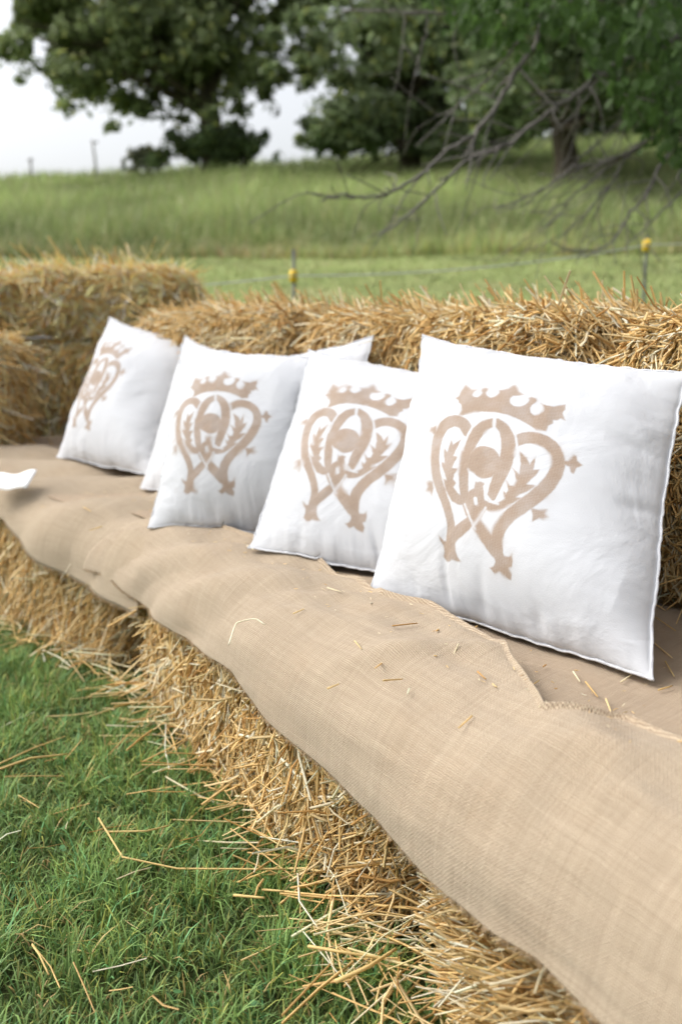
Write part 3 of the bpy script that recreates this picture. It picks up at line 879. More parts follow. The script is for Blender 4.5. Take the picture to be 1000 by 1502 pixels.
        ink = np.maximum(ink, .17 * np.exp(-np.clip(sd, 0, None) / 22) * smooth(-.1, .4, sn))
        ink = np.where(out_, 0, ink * np.clip(.93 + .22 * sn, 0, 1)).ravel()
        inked = ink[q].max(1) > .02
    def sheet(V, Nn, quads, extra=None):
        used = np.unique(quads); rem = np.full(len(V), -1); rem[used] = np.arange(len(used))
        me = mesh_from('sheet', V[used], rem[quads], ink=None if extra is None else extra[used])
        return me, Nn[used]
    rim = np.concatenate([np.arange(M), np.arange(1, M) * M + M - 1, (M - 1) * M + np.arange(M - 2, -1, -1), np.arange(M - 2, -1, -1) * M])
    r0, r1 = rim[:-1], rim[1:]
    quads = np.concatenate([q[~inked], q[:, ::-1] + M * M, np.stack([r1, r0, r0 + M * M, r1 + M * M], 1)])
    me, Nn = sheet(np.concatenate([Vf, Vb]), np.concatenate([Nf, Nb]), quads)
    me.name = 'pillow'; me.normals_split_custom_set_from_vertices([tuple(n_) for n_ in Nn])
    o = link('pillow', me, M_cotton)
    o.location = base
    tag(o, label, 'pillow', 'white pillows leaning along the bench')
    # sewn seam round the rim
    rp = ((Vf[rim] + Vb[rim]) / 2)[::2]
    k_ = np.arange(len(rp))
    rp = rp + nrm * (.0025 * vnoise(k_ * .35, 0 * k_, seed))[:, None]
    v, qq, t = tube(rp, .0021 + .0008 * vnoise(k_ * .6, 0 * k_, seed + 1), 6, cap=False)
    sm = MB(); sm.add(v, qq, None); sm.build('seam', M_cotton, o)
    if emblem is not None:
        me, Nn = sheet(Vf, Nf, q[inked], ink)
        me.name = 'printed_emblem'; me.normals_split_custom_set_from_vertices([tuple(n_) for n_ in Nn])
        e = link('printed_emblem', me, M_print, o)
        e['label'] = 'tan stencilled crown over two entwined hearts'
    return o

def seat_pt(u, v, lift=.006):
    z = SEAT
    for k in range(8):
        p = at_z(u, v, z); z = .5 * z + .5 * (float(seat_top(p[:1], p[1:2])[0]) + lift)
    return at_z(u, v, z)
SC = SEAT + .012
D_ = dict(BL=seat_pt(540, 871), BR=seat_pt(958, 1004), TL=at_t(619, 494, 2.0), TR=at_t(1012, 543, 1.565))
make_pillow('front right pillow with the biggest tan crest, nearest to the camera', D_['BL'], D_['BR'], D_['TR'], D_['TL'], .105, 3, emblem=(.085, -.155, 1.02, .98, 0.0, 5.5),
            creases=((-.28, -1, -.20, -.45, .009, .03), (-.02, -1, .06, -.62, .006, .03), (.35, -1, .42, -.8, .008, .03), (1, -.05, .8, -.1, .012, .03), (1, .3, .7, .32, .012, .04)))
C_ = dict(BL=seat_pt(363, 809), BR=seat_pt(715, 872), TL=at_t(453, 510, 2.36), TR=at_t(765, 568, 2.03))
make_pillow('third crest pillow from the far end, half behind the front one', C_['BL'], C_['BR'], C_['TR'], C_['TL'], .095, 13, emblem=(-.125, -.20, 1.08, 1.0, 0.0, 9),
            creases=((.2, -1, .1, -.7, .010, .03), (-.5, -1, -.5, -.8, .008, .04)))
B_ = dict(BL=seat_pt(217, 777), BR=seat_pt(488, 791), TL=at_t(266, 504, 2.60), TR=at_t(478, 523, 2.33))
make_pillow('second crest pillow from the far end, a plain pillow tucked behind each side of it', B_['BL'], B_['BR'], B_['TR'], B_['TL'], .095, 23, emblem=(-.17, -.17, 1.20, .98, 0.0, 10))
F_ = dict(BL=(-.36, 2.42, SC), BR=(.03, 2.16, SC), TL=at_t(318, 537, 2.68), TR=at_t(546, 493, 2.40))
make_pillow('plain white pillow showing only its upper right corner above the third crest pillow', F_['BL'], F_['BR'], F_['TR'], F_['TL'], .045, 53)
E_ = dict(BL=seat_pt(206, 716), BR=(-.29, 2.52, SC), TL=at_t(272, 494, 3.05), TR=(-.22, 2.86, .79))
make_pillow('mostly hidden white pillow squeezed between the two far crest pillows', E_['BL'], E_['BR'], E_['TR'], E_['TL'], .060, 33)
A_ = dict(BL=at_t(83, 671, 3.35), BR=(-.56, 2.97, SC), TL=at_t(160, 465, 3.55), TR=(-.42, 3.36, .83))
make_pillow('farthest crest pillow at the left end of the row', A_['BL'], A_['BR'], A_['TR'], A_['TL'], .095, 43, emblem=(-.30, -.06, .92, 1.03, 0.0, 10))

# ------------------------------------------------------------------ white paper on the seat
def make_paper():
    p = [at_z(-25, 716, SEAT + .010), at_z(40, 717, SEAT + .010)]
    w = unit(p[1] - p[0]); back = unit(np.array([-w[1], w[0], 0]))
    mb = MB()
    n = 10
    L = np.linalg.norm(p[1] - p[0])
    g = []
    for j in range(n + 1):
        for i in range(n + 1):
            a, b = i / n, j / n
            q = p[0] + w * L * a + back * .075 * b + np.array([0, 0, (.022 * b + .012 * b * a) + .008 * abs(a - .45) * b + .004 * math.sin(a * 9)])
            g.append(q)
    i = np.arange(n)[None] + (np.arange(n) * (n + 1))[:, None]
    q = np.stack([i, i + 1, i + n + 2, i + n + 1], -1).reshape(-1, 4)
    g = np.array(g); base = g[0].copy()
    mb.add(g - base, q, None, (.86, .86, .85))
    top = (g - base) + np.array([0, 0, .004]) + back * .004
    mb.add(top, q, None, (.88, .88, .87))
    o = mb.build('paper_napkin', M_plain)
    o.location = base
    so = o.modifiers.new('thickness', 'SOLIDIFY'); so.thickness = .0008
    tag(o, 'folded white paper napkin lying on the pale burlap', 'napkin')
make_paper()

# ------------------------------------------------------------------ loose straw
def on_seat(u, v, lift=.003):
    z = SEAT
    for k in range(6):
        p = at_z(u, v, z)
        z = float(seat_top(p[:1], p[1:2])[0]) + lift + .002
    return at_z(u, v, z)

def stalk_on_seat(px, label, group=None, width=.0023):
    pts = []
    for u, v in px:
        pts.append(on_seat(u, v))
    pts = np.array(pts)
    if len(pts) > 2: pts = catmull(pts, 4)
    else: pts = np.linspace(pts[0], pts[1], 4)
    base = pts[0].copy()
    v, q, t = tube(pts - base, np.linspace(width * .5, width * .35, len(pts)), 6)
    mb = MB(); mb.add(v, q, t, straw_cols(1)[0])
    o = mb.build('straw_stalk', M_straw); o.location = base
    tag(o, label, 'straw', group)
stalk_on_seat([(800, 1053), (830, 1058), (865, 1054), (900, 1048)], 'long bent straw stalk along the back edge of the front burlap', width=.004)
stalk_on_seat([(336, 945), (345, 918), (352, 912), (374, 908), (388, 916)], 'kinked straw stalk lying alone on the front burlap fold', width=.003)
for px in ([(565, 880), (543, 885)], [(600, 880), (596, 895)], [(575, 918), (612, 914)], [(672, 944), (664, 962)], [(566, 968), (550, 980)], [(562, 998), (590, 996)], [(745, 965), (752, 990)],
           [(722, 1003), (728, 1008)], [(858, 1000), (876, 1022)], [(888, 1025), (896, 1046)], [(800, 1028), (808, 1042)], [(692, 1050), (672, 1068)], [(800, 975), (796, 978)], [(362, 800), (372, 806)], [(380, 796), (386, 804)],
           [(600, 1010), (597, 1018)], [(905, 970), (930, 978)], [(960, 905), (990, 925)], [(955, 940), (985, 965)], [(950, 880), (975, 895)], [(700, 918), (690, 924)], [(150, 772), (132, 778)], [(188, 740), (216, 736)], [(120, 742), (134, 750)], [(480, 862), (500, 868)], [(910, 1000), (925, 990)], [(975, 970), (988, 992)], [(925, 950), (940, 948)], [(965, 1012), (985, 1006)], [(640, 925), (655, 915)], [(430, 900), (446, 893)], [(520, 940), (530, 952)], [(480, 1010), (497, 1003)], [(700, 985), (712, 996)], [(620, 960), (640, 962)], [(780, 1005), (790, 998)], [(840, 985), (850, 1000)], [(960, 860), (985, 880)], [(975, 850), (995, 848)]):
    stalk_on_seat(px, 'short loose straw stalk lying on the burlap seat', 'short straws on the burlap')

# litter on the lawn at the foot of the bales, and small bits in the gap behind the seat
def litter():
    mb = MB()
    N = 520
    s = rng.uniform(.4, 3.6, N)
    r = -np.abs(rng.normal(0, .05, N)) + .05
    f = F(s); n = Fn(s)
    x = f[:, 0] + n[:, 0] * r; y = f[:, 1] + n[:, 1] * r
    near = (np.hypot(x + .03, y - 1.45) < .14)
    keep = (r > -.10) | near | (rng.random(N) < .35)
    x, y, r = x[keep], y[keep], r[keep]; N = len(x)
    z = np.clip(.045 + r * .2 + rng.uniform(-.02, .03, N), .012, .12) 
    th = rng.uniform(0, 2 * math.pi, N)
    d = np.stack([np.cos(th), np.sin(th), rng.normal(0, .18, N)], 1)
    v, q, c = strands(np.stack([x, y, z], 1), d, rng.uniform(.04, .20, N), rng.uniform(.0025, .0052, N), straw_cols(N, .08), bend=.08)
    v[:, 2] = np.maximum(v[:, 2], .006)
    mb.add(v, q, None, c)
    # the messy heap where the two near bales meet
    N = 80
    px = np.stack([rng.uniform(450, 690, N), rng.uniform(1250, 1460, N)], 1)
    P = np.array([at_z(u, vv, .05) for u, vv in px])
    P[:, 2] = rng.uniform(.02, .075, N)
    th = rng.uniform(0, 2 * math.pi, N)
    d = np.stack([np.cos(th), np.sin(th), rng.normal(0, .15, N)], 1)
    v, q, c = strands(P, d, rng.uniform(.05, .15, N), rng.uniform(.003, .0055, N), straw_cols(N, .12), bend=.06)
    v[:, 2] = np.maximum(v[:, 2], .006)
    mb.add(v, q, None, c)
    # thin scatter over the lawn
    N = 260
    P = np.stack([rng.uniform(-2.2, .2, N), rng.uniform(1.0, 3.2, N), rng.uniform(.02, .05, N)], 1)
    th = rng.uniform(0, 2 * math.pi, N)
    d = np.stack([np.cos(th), np.sin(th), rng.normal(0, .15, N)], 1)
    v, q, c = strands(P, d, rng.uniform(.02, .12, N), rng.uniform(.0014, .0036, N), straw_cols(N), bend=.08)
    mb.add(v, q, None, c)
    o = mb.build('straw_litter', M_straw)
    tag(o, 'loose broken straw strewn on the lawn at the foot of the bales', 'straw', kind='stuff')
litter()

def stalk_on_lawn(px, label, width=.0045, z=.045):
    pts = np.array([at_z(u, v, z + .01 * (i % 2)) for i, (u, v) in enumerate(px)])
    pts = np.concatenate([np.linspace(pts[i], pts[i + 1], 5)[:-1] for i in range(len(pts) - 1)] + [pts[-1:]])
    base = pts[0].copy(); base[2] = 0
    v, q, t = tube(pts - base, np.linspace(width * .38, width * .28, len(pts)), 6)
    mb = MB(); mb.add(v, q, t, np.array([.70, .52, .22]) * rng.uniform(.9, 1.15))
    o = mb.build('straw_stalk', M_straw); o.location = base
    tag(o, label, 'straw')
stalk_on_lawn([(145, 1200), (180, 1257), (260, 1274), (420, 1275)], 'longest kinked straw stalk lying across the lawn')
stalk_on_lawn([(157, 1220), (215, 1219), (248, 1211)], 'pale straw stalk resting just above the longest kinked stalk')
stalk_on_lawn([(0, 1128), (45, 1112), (100, 1106)], 'thick straw stalk on the lawn at the left edge, below a thinner one', .006)
stalk_on_lawn([(0, 1120), (50, 1097), (96, 1080)], 'thin straw stalk on the lawn at the left edge, above a thick one', .0042)
stalk_on_lawn([(343, 1313), (388, 1317)], 'short cream straw stalk, lower of two lying parallel on the grass', .006)
stalk_on_lawn([(385, 1305), (416, 1307)], 'short cream straw stalk, upper of two lying parallel on the grass', .005)
stalk_on_lawn([(48, 1386), (58, 1400), (72, 1430)], 'dry seed head stalk standing in the lower left lawn', .004)
stalk_on_lawn([(452, 1388), (500, 1396), (588, 1410)], 'straw stalk crossing the straw heap on the lawn, upper of two', .006, .07)
stalk_on_lawn([(492, 1440), (540, 1418), (580, 1392)], 'stout straw stalk slanting upward through the straw heap on the lawn', .008, .075)

def chaff():
    N = 420
    s_ = rng.uniform(.15, 3.2, N); w_ = rng.uniform(-.03, .45, N) * rng.random(N) ** .5
    f = F(s_); n = Fn(s_); r = w_ + RB
    x = f[:, 0] + n[:, 0] * r; y = f[:, 1] + n[:, 1] * r
    z = seat_top(x, y) + .0038
    th = rng.uniform(0, 2 * math.pi, N)
    d = np.stack([np.cos(th), np.sin(th), rng.normal(0, .08, N)], 1)
    v, q, c = strands(np.stack([x, y, z], 1), d, rng.uniform(.002, .011, N), rng.uniform(.0007, .0018, N), straw_cols(N))
    mb = MB(); mb.add(v, q, None, c)
    o = mb.build('straw_chaff', M_straw); tag(o, 'fine straw chaff and crumbs caught on the burlap', 'chaff', kind='stuff')
chaff()

# ------------------------------------------------------------------ lawn blades, meadow
def lawn():
    mb = MB()
    def patch(N, x0, x1, y0, y1, h, w, lim):
        x = rng.uniform(x0, x1, N); y = rng.uniform(y0, y1, N)
        # keep off the bench
        ss = np.linspace(0, _Fl[-1], 400); f = F(ss); nn = Fn(ss)
        step = 4000; r = np.empty(N)
        for k in range(0, N, step):
            dd = (x[k:k + step, None] - f[None, :, 0]) ** 2 + (y[k:k + step, None] - f[None, :, 1]) ** 2
            i = np.argmin(dd, 1)
            r[k:k + step] = (x[k:k + step] - f[i, 0]) * nn[i, 0] + (y[k:k + step] - f[i, 1]) * nn[i, 1]
        keep = r < lim
        x, y = x[keep], y[keep]; n = len(x)
        cl = vnoise(x * 14, y * 14, 5) + .6 * vnoise(x * 35, y * 35, 6)
        H = h * (1 + .9 * cl) * rng.uniform(.5, 1.45, n)
        H = np.clip(H, .012, .11)
        c = np.array([.118, .206, .062]) * rng.uniform(.6, 1.45, (n, 1)) * (1 + .5 * cl[:, None])
        yel = rng.random(n)
        c = np.where(yel[:, None] < .17, c * np.array([1.6, 1.1, .9]), c)
        c = np.where(yel[:, None] > .965, np.array([.38, .30, .13]) * rng.uniform(.6, 1.1, (n, 1)), c)
        c = np.where((yel[:, None] > .85) & (yel[:, None] < .93), c * np.array([.8, 1.15, 1.5]), c)
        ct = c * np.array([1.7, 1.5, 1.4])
        P = np.stack([x, y, np.zeros(n)], 1)
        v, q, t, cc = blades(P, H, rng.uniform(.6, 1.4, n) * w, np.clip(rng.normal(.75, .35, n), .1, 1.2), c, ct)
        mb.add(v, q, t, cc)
    patch(105000, -1.45, .30, .95, 3.2, .042, .0030, .06)
    patch(45000, -3.5, -1.2, .4, 4.2, .045, .0045, .02)
    patch(20000, -2.0, .6, -1.0, .95, .045, .005, .02)
    # clover leaves and broad weeds
    N = 150
    P = np.stack([rng.uniform(-1.3, .2, N), rng.uniform(1.05, 2.9, N), rng.uniform(.015, .04, N)], 1)
    for p in P:
        s, r = to_sr(p[0], p[1])
        if r > -.02: continue
        for k in range(3):
            a = k * 2.09 + rng.uniform(0, 6); rad = rng.uniform(.003, .006)
            c = p + np.array([math.cos(a), math.sin(a), rng.uniform(-.1, .3)]) * rad
            th = np.linspace(0, 2 * math.pi, 7)[:-1]
            vv = c + np.stack([np.cos(th) * rad, np.sin(th) * rad, .25 * rad * np.cos(th - a)], 1)
            mb.add(vv, [(0, 1, 2, 3), (0, 3, 4, 5)], None, np.array([.06, .15, .05]) * rng.uniform(.8, 1.3))
    o = mb.build('grass', M_grass)
    tag(o, 'short green lawn grass in front of the straw bales', 'grass', kind='stuff')
lawn()

def meadow():
    mb = MB()
    # mown strip
    N = 70000
    y = rng.uniform(5.5, 21, N); x = rng.uniform(-.55, .55, N) * (y + 4)
    c = np.array([.26, .31, .12]) * rng.uniform(.65, 1.35, (N, 1)) * (1 + .7 * fbm(x * .8, y * .8, 3, 2) + .8 * fbm(x * .2, y * .45, 33, 2))[:, None]
    dry = (rng.random(N) < .12)[:, None]
    c = np.where(dry, np.array([.36, .31, .14]) * rng.uniform(.7, 1.1, (N, 1)), c)
    v, q, t, cc = blades(np.stack([x, y, gz(x, y)], 1), rng.uniform(.03, .09, N), .006 + .0008 * y, np.clip(rng.normal(.7, .3, N), .1, 1.1), c, segs=2)
    mb.add(v, q, t, cc)
    o = mb.build('mown_grass', M_grass); tag(o, 'pale mown grass strip on the slope behind the bales', 'grass', kind='stuff')
    mb = MB()
    N = 110000
    y = 19.3 + 33.5 * rng.random(N) ** 1.25; x = rng.uniform(-.55, .62, N) * (y + 3)
    y = y + 1.3 * fbm(x * .35, 0 * x, 8, 3)
    front = smooth(0, 6.0, y - 18.6)
    cl = fbm(x * .35, y * .35, 13, 3)
    H = (.62 + .35 * cl) * rng.uniform(.6, 1.25, N) * (.45 + .55 * front)
    c = np.array([.225, .285, .10]) * rng.uniform(.65, 1.4, (N, 1)) * (1 + .75 * cl + .5 * fbm(x * .09, y * .14, 19, 2))[:, None]
    c = c * (1.3 - .3 * front)[:, None]  # front blades painted lighter to offset the shading at their bases
    dryf = (rng.random(N) < .55 * (1 - smooth(0, 3.2, y - 18.6)) * smooth(-.2, .5, fbm(x * .3, y * .2, 55, 2) + .03 * x))[:, None]
    c = np.where(dryf, np.array([.36, .32, .17]) * rng.uniform(.7, 1.1, (N, 1)), c)
    k = rng.random(N)[:, None]
    c = np.where(k < .18 + .25 * (1 - front[:, None]), c * np.array([1.7, 1.25, 1.3]), c)
    tip = np.where(k < .30, np.array([.42, .42, .24]), c * 1.3)
    v, q, t, cc = blades(np.stack([x, y, gz(x, y)], 1), np.clip(H, .2, 1.2), .012 + .0006 * y, np.clip(rng.normal(.4, .2, N), .05, .9), c, tip, segs=2)
    mb.add(v, q, t, cc)
    o = mb.build('tall_grass', M_grass); tag(o, 'tall uncut meadow grass covering the hillside', 'grass', kind='stuff')
meadow()

# ------------------------------------------------------------------ electric fence
def post(label, u, vtop, vin, y, name='fence_post', ground=None):
    top = at_y(u, vtop, y); ins = at_y(u, vin, y)
    g = float(gz(top[0], y))
    root = empty(name, (top[0], y, g))
    mb = MB(); H = top[2] - g
    v, q, t = tube([(0, 0, -.1), (0, 0, H * .5), (.004, 0, H)], [.011, .011, .009], 8); mb.add(v, q, t, (.06, .065, .06))
    # stepping spike and foot bar
    v, q, t = tube([(0, 0, .08), (.07, 0, .08), (.09, 0, .06)], .008, 6); mb.add(v, q, t, (.06, .065, .06))
    mb.build('rod', M_plain, root)
    mb = MB(); zi = ins[2] - g
    v, q, t = tube([(0, 0, zi - .038), (0, 0, zi - .026), (0, 0, zi + .026), (0, 0, zi + .038)], [.014, .025, .025, .014], 12); mb.add(v, q, t, (.72, .50, .03))
    v, q, t = tube([(0, -.02, zi), (0, -.05, zi + .004), (0, -.062, zi + .018), (0, -.05, zi + .03)], .009, 8); mb.add(v, q, t, (.72, .50, .03))
    mb.build('insulator', M_plain, root)
    tag(root, label, 'fence post', 'electric fence posts')
    return np.array([top[0], y - .052, ins[2]])
i1 = post('thin black fence post with a yellow insulator, behind the middle bale', 430, 366, 405, 6.2)
i2 = post('thin fence post with its yellow insulator on top, near the right edge', 948, 346, 360, 6.6)
def rope():
    a = i1 + (i1 - i2) * 1.0; a[2] = i1[2] - .10; b = i2 + (i2 - i1) * .8
    P = []
    for p, q_, n in ((a, i1, 16), (i1, i2, 16), (i2, b, 14)):
        for k in range(n):
            t = k / n; r = p * (1 - t) + q_ * t; r = r.copy(); r[2] -= .05 * 4 * t * (1 - t) * (1 if n == 16 else .6); P.append(r)
    P.append(b)
    mb = MB(); v, q, t = tube(P, .0045, 6); mb.add(v, q, t, (.55, .57, .56))
    o = mb.build('fence_rope', M_plain); tag(o, 'pale electric fence rope strung between the thin posts', 'rope')
    # the posts beyond the frame that carry its ends
rope()
for lab, u0, v0, v1, hgt in (('dark slim fence post standing on the far ridge', 45, 232, 262, 0), ('pale leaning fence post on the far ridge', 140, 205, 262, 1)):
    y = 47.0; tp = at_y(u0, v0, y); g = float(gz(tp[0], y)); tp[2] = max(tp[2], g + 1.3)
    mb = MB(); v, q, t = tube([(0, 0, -.2), (-.05 * hgt, 0, (tp[2] - g) * .6), (-.14 * hgt, 0, tp[2] - g)], [.06, .055, .045], 8); mb.add(v, q, t, (.16, .15, .13) if not hgt else (.34, .33, .31))
    v, q, t = tube([(-.12, 0, (tp[2] - g) * .93), (.12, 0, (tp[2] - g) * .95)], .04, 6); mb.add(v, q, t, (.16, .15, .13) if not hgt else (.34, .33, .31))
    o = mb.build('ridge_post', M_plain); o.location = (tp[0], y, g); tag(o, lab, 'fence post')

# ------------------------------------------------------------------ trees
def leaves_mesh(cent, rad, N, size, base_col, hang=.3, flat=.75, spread=1.0):
    cent = np.asarray(cent); rad = np.asarray(rad)
    w = rad ** 2; w = w / w.sum()
    k = rng.choice(len(cent), N, p=w)
    d = unit(rng.normal(size=(N, 3)))
    rr = np.abs(rng.normal(0, .62, N))
    rr = np.where(rr > 1.35, rng.random(N), rr)
    # sub-clumps make gaps
    P = cent[k] + d * (rr * rad[k])[:, None] * np.array([1, 1, flat]) * spread
    keep = fbm(P[:, 0] * 1.1 / size * .22 + P[:, 1] * .3, P[:, 2] * 1.1 / size * .22, 9, 2) > -.22
    P = P[keep]; d = d[keep]; k = k[keep]; N = len(P)
    n = unit(d * .6 + rng.normal(size=(N, 3)) * .8 + np.array([0, 0, .35]))
    ax = unit(np.cross(n, rng.normal(size=(N, 3)))); ax = unit(ax + np.array([0, 0, -hang])); sd = unit(np.cross(n, ax))
    s = size * rng.uniform(.55, 1.35, N)[:, None]
    v = np.stack([P - ax * s * .6, P - ax * s * .1 + sd * s * .34 + n * s * .06, P + ax * s * .7, P - ax * s * .1 - sd * s * .34 + n * s * .06], 1).reshape(-1, 3)
    b = (np.arange(N) * 4)[:, None]
    q = np.concatenate([b, b + 1, b + 2, b + 3], 1)
    cv = .75 + .55 * rng.random(len(cent))
    c = np.array(base_col) * cv[k][:, None] * rng.uniform(.6, 1.45, (N, 1))
    c = np.where(rng.random((N, 1)) < .12, c * np.array([1.5, 1.3, .9]), c)
    return v, q, np.repeat(c, 4, 0)

def tree(name, label, u, vbase, y, trunk_r, fork_v, clumps, nleaf, leaf, col, cat='tree', depth=4.0, bark=(.09, .075, .055), group=None, hang=.3, flat=.75, shrub=False):
    b = at_y(u, vbase, y); g = float(gz(b[0], y))
    base = np.array([b[0], y, g])
    root = empty(name, base)
    cen = []; rad = []
    for cu, cv_, cr in clumps:
        for rep in range(2):
            yy = y + rng.uniform(-depth, depth) * (1 if not shrub else .4)
            c = at_y(cu, cv_, yy) - base
            if not shrub or c[2] > .1: cen.append(c)
            else: cen.append(np.array([c[0], c[1], .4]))
            rad.append(cr * y / FPX * (1.0 if rep == 0 else .85))
    cen = np.array(cen); rad = np.array(rad)
    tb = MB()
    fork = at_y(u - 4, fork_v, y) - base
    if not shrub:
        P = np.array([(0, 0, -.3), (0, 0, .15), (.05, 0, fork[2] * .4), (fork[0] * .6, .05, fork[2] * .75), (fork[0], 0, fork[2]), (fork[0] * .5, .2, fork[2] * 1.8), (fork[0] * .5, .1, fork[2] * 2.8)])
        v, q, t = tube(catmull(P, 5), np.interp(np.linspace(0, 1, 31), [0, .1, .25, .6, 1], np.array([1.6, 1.15, .95, .85, .3]) * trunk_r), 12)
        tb.add(v, q, t, bark)
        idx = np.argsort(-rad)[:46]
        for i in idx:
            s0 = fork * rng.uniform(.85, 1.9); s0[0] = fork[0]; s0[1] = 0
            e = cen[i]; m = (s0 + e) / 2 + np.array([0, 0, rng.uniform(.0, .12) * np.linalg.norm(e - s0)]) + rng.normal(size=3) * .25
            P = catmull([s0, m, e], 6)
            v, q, t = tube(P, np.linspace(trunk_r * rng.uniform(.22, .4), trunk_r * .06, len(P)), 6); tb.add(v, q, t, bark)
    else:
        for k in range(6):
            e = cen[rng.integers(len(cen))]
            v, q, t = tube([(rng.normal() * .2, rng.normal() * .2, -.1), e * .5 + rng.normal(size=3) * .1, e], np.array([1, .7, .3]) * trunk_r, 6); tb.add(v, q, t, bark)
    tb.build('trunk' if not shrub else 'stem', M_bark, root)
    v, q, c = leaves_mesh(cen, rad, nleaf, leaf, col, hang, flat)
    mb = MB(); mb.add(v, q, None, c); mb.build('crown' if not shrub else 'foliage', M_leaf, root, shade=False)
    tag(root, label, cat, group)
    return root

T1 = [(420,60,42),(450,100,30),(465,55,40),(400,110,28),(20,40,50),(60,60,48),(0,70,30),(60,-20,70),(30,40,45),(90,60,50),(180,90,40),(390,30,40),(420,120,14),(10,20,40),(10,70,22),(0,-20,60),(60,20,60),(40,60,40),(440,40,30),(455,0,40),(430,80,16),(445,130,9),(400,160,10),(250,90,50),(340,80,50),(55,90,30),(100,155,20),(130,125,40),(165,185,13),(185,150,33),(210,160,20),(240,145,38),(285,120,60),(300,60,80),(345,115,52),(375,105,38),(400,60,42),(415,110,20),(390,140,14),(350,160,20),(30,30,45),(30,118,9),
      (100,30,66),(180,50,75),(250,20,90),(330,0,90),(410,5,52),(150,-60,100),(300,-90,120),(420,-60,80),(50,-50,70),(240,-170,120),(360,-170,110),(60,70,45),(95,110,35),(150,95,45),(215,100,50),(310,165,24),(270,175,16),(290,20,70),(120,75,50)]
tree('broadleaf_tree', 'big dark tree on the left ridge, crown spreading over the sky', 312, 240, 44, .55, 165, T1, 85000, .29, (.20, .25, .11), depth=3.0, group='trees on the hillside')
T3 = [(470,190,26),(500,165,38),(560,170,60),(560,100,66),(620,150,60),(640,190,40),(680,130,60),(480,90,22),(525,45,45),(600,30,80),(700,40,80),(455,25,20),(520,195,30),(590,200,28),(650,60,70),(550,-60,90),(650,-70,90),(680,185,40),(505,115,28),(460,60,14),(620,190,40),(580,60,60),(480,205,22),(450,180,14),(660,205,35),(700,190,35),(720,215,22),(690,222,20),(640,222,20),(560,222,16),(500,222,14),(740,200,30),(440,205,10),(405,50,16),(440,90,14),(450,120,12),(430,30,20),(395,100,14),(480,-20,40)]
tree('broadleaf_tree', 'mid green tree between the two dark trunks, foliage down to the grass', 600, 232, 39, .45, 190, T3, 60000, .25, (.185, .24, .115), depth=3.0, group='trees on the hillside', hang=.5)
T2 = [(740,140,60),(780,105,66),(855,120,55),(900,100,75),(760,60,80),(880,40,90),(960,140,60),(970,60,80),(1030,120,80),(720,170,36),(700,90,60),(800,0,90),(920,-40,100),(690,0,70),(1040,0,90),(930,170,28),(1010,180,40),(750,180,26),(790,150,40),(900,160,30),(1080,150,60),(830,80,80),(770,195,22),(960,180,28),(700,140,40)]
tree('broadleaf_tree', 'dark shady tree at the right with its trunk below the branches', 828, 250, 32, .40, 180, T2, 46000, .21, (.11, .15, .065), depth=5.5, group='trees on the hillside')
tree('shrub', 'round dark shrub at the foot of the big left tree', 330, 240, 43.5, .06, 220, [(270,215,24),(300,205,27),(340,203,30),(375,213,25),(320,222,30),(358,224,26),(285,228,20),(255,202,16),(398,226,14),(348,188,15),(240,225,16),(225,235,12),(310,192,12),(385,198,12)], 9000, .20, (.15, .21, .09), cat='shrub', depth=2.0, shrub=True, group='shrubs on the ridge')
tree('shrub', 'small hazy shrub left of the big tree on the ridge', 215, 250, 46, .05, 235, [(205,232,18),(232,236,16),(190,242,11),(218,222,12)], 2200, .20, (.16, .18, .11), cat='shrub', depth=2.0, shrub=True, group='shrubs on the ridge')
tree('shrub', 'dark shrub under the tree between the trunks', 500, 235, 38, .05, 225, [(470,205,24),(510,205,26),(550,208,22),(600,212,22),(640,215,18)], 7000, .20, (.14, .20, .085), cat='shrub', depth=1.5, shrub=True, group='shrubs on the ridge')

tree('hedge_tree', 'dense pale green tree filling the gap behind the right trunk', 930, 205, 49, .3, 150, [(760,185,34),(800,170,40),(850,175,36),(900,170,40),(950,165,40),(1000,160,45),(1050,150,50),(820,130,50),(900,120,60),(980,110,60),(1060,90,70),(700,195,30),(660,200,26)], 26000, .30, (.15, .20, .09), depth=2.0, group='trees on the hillside')

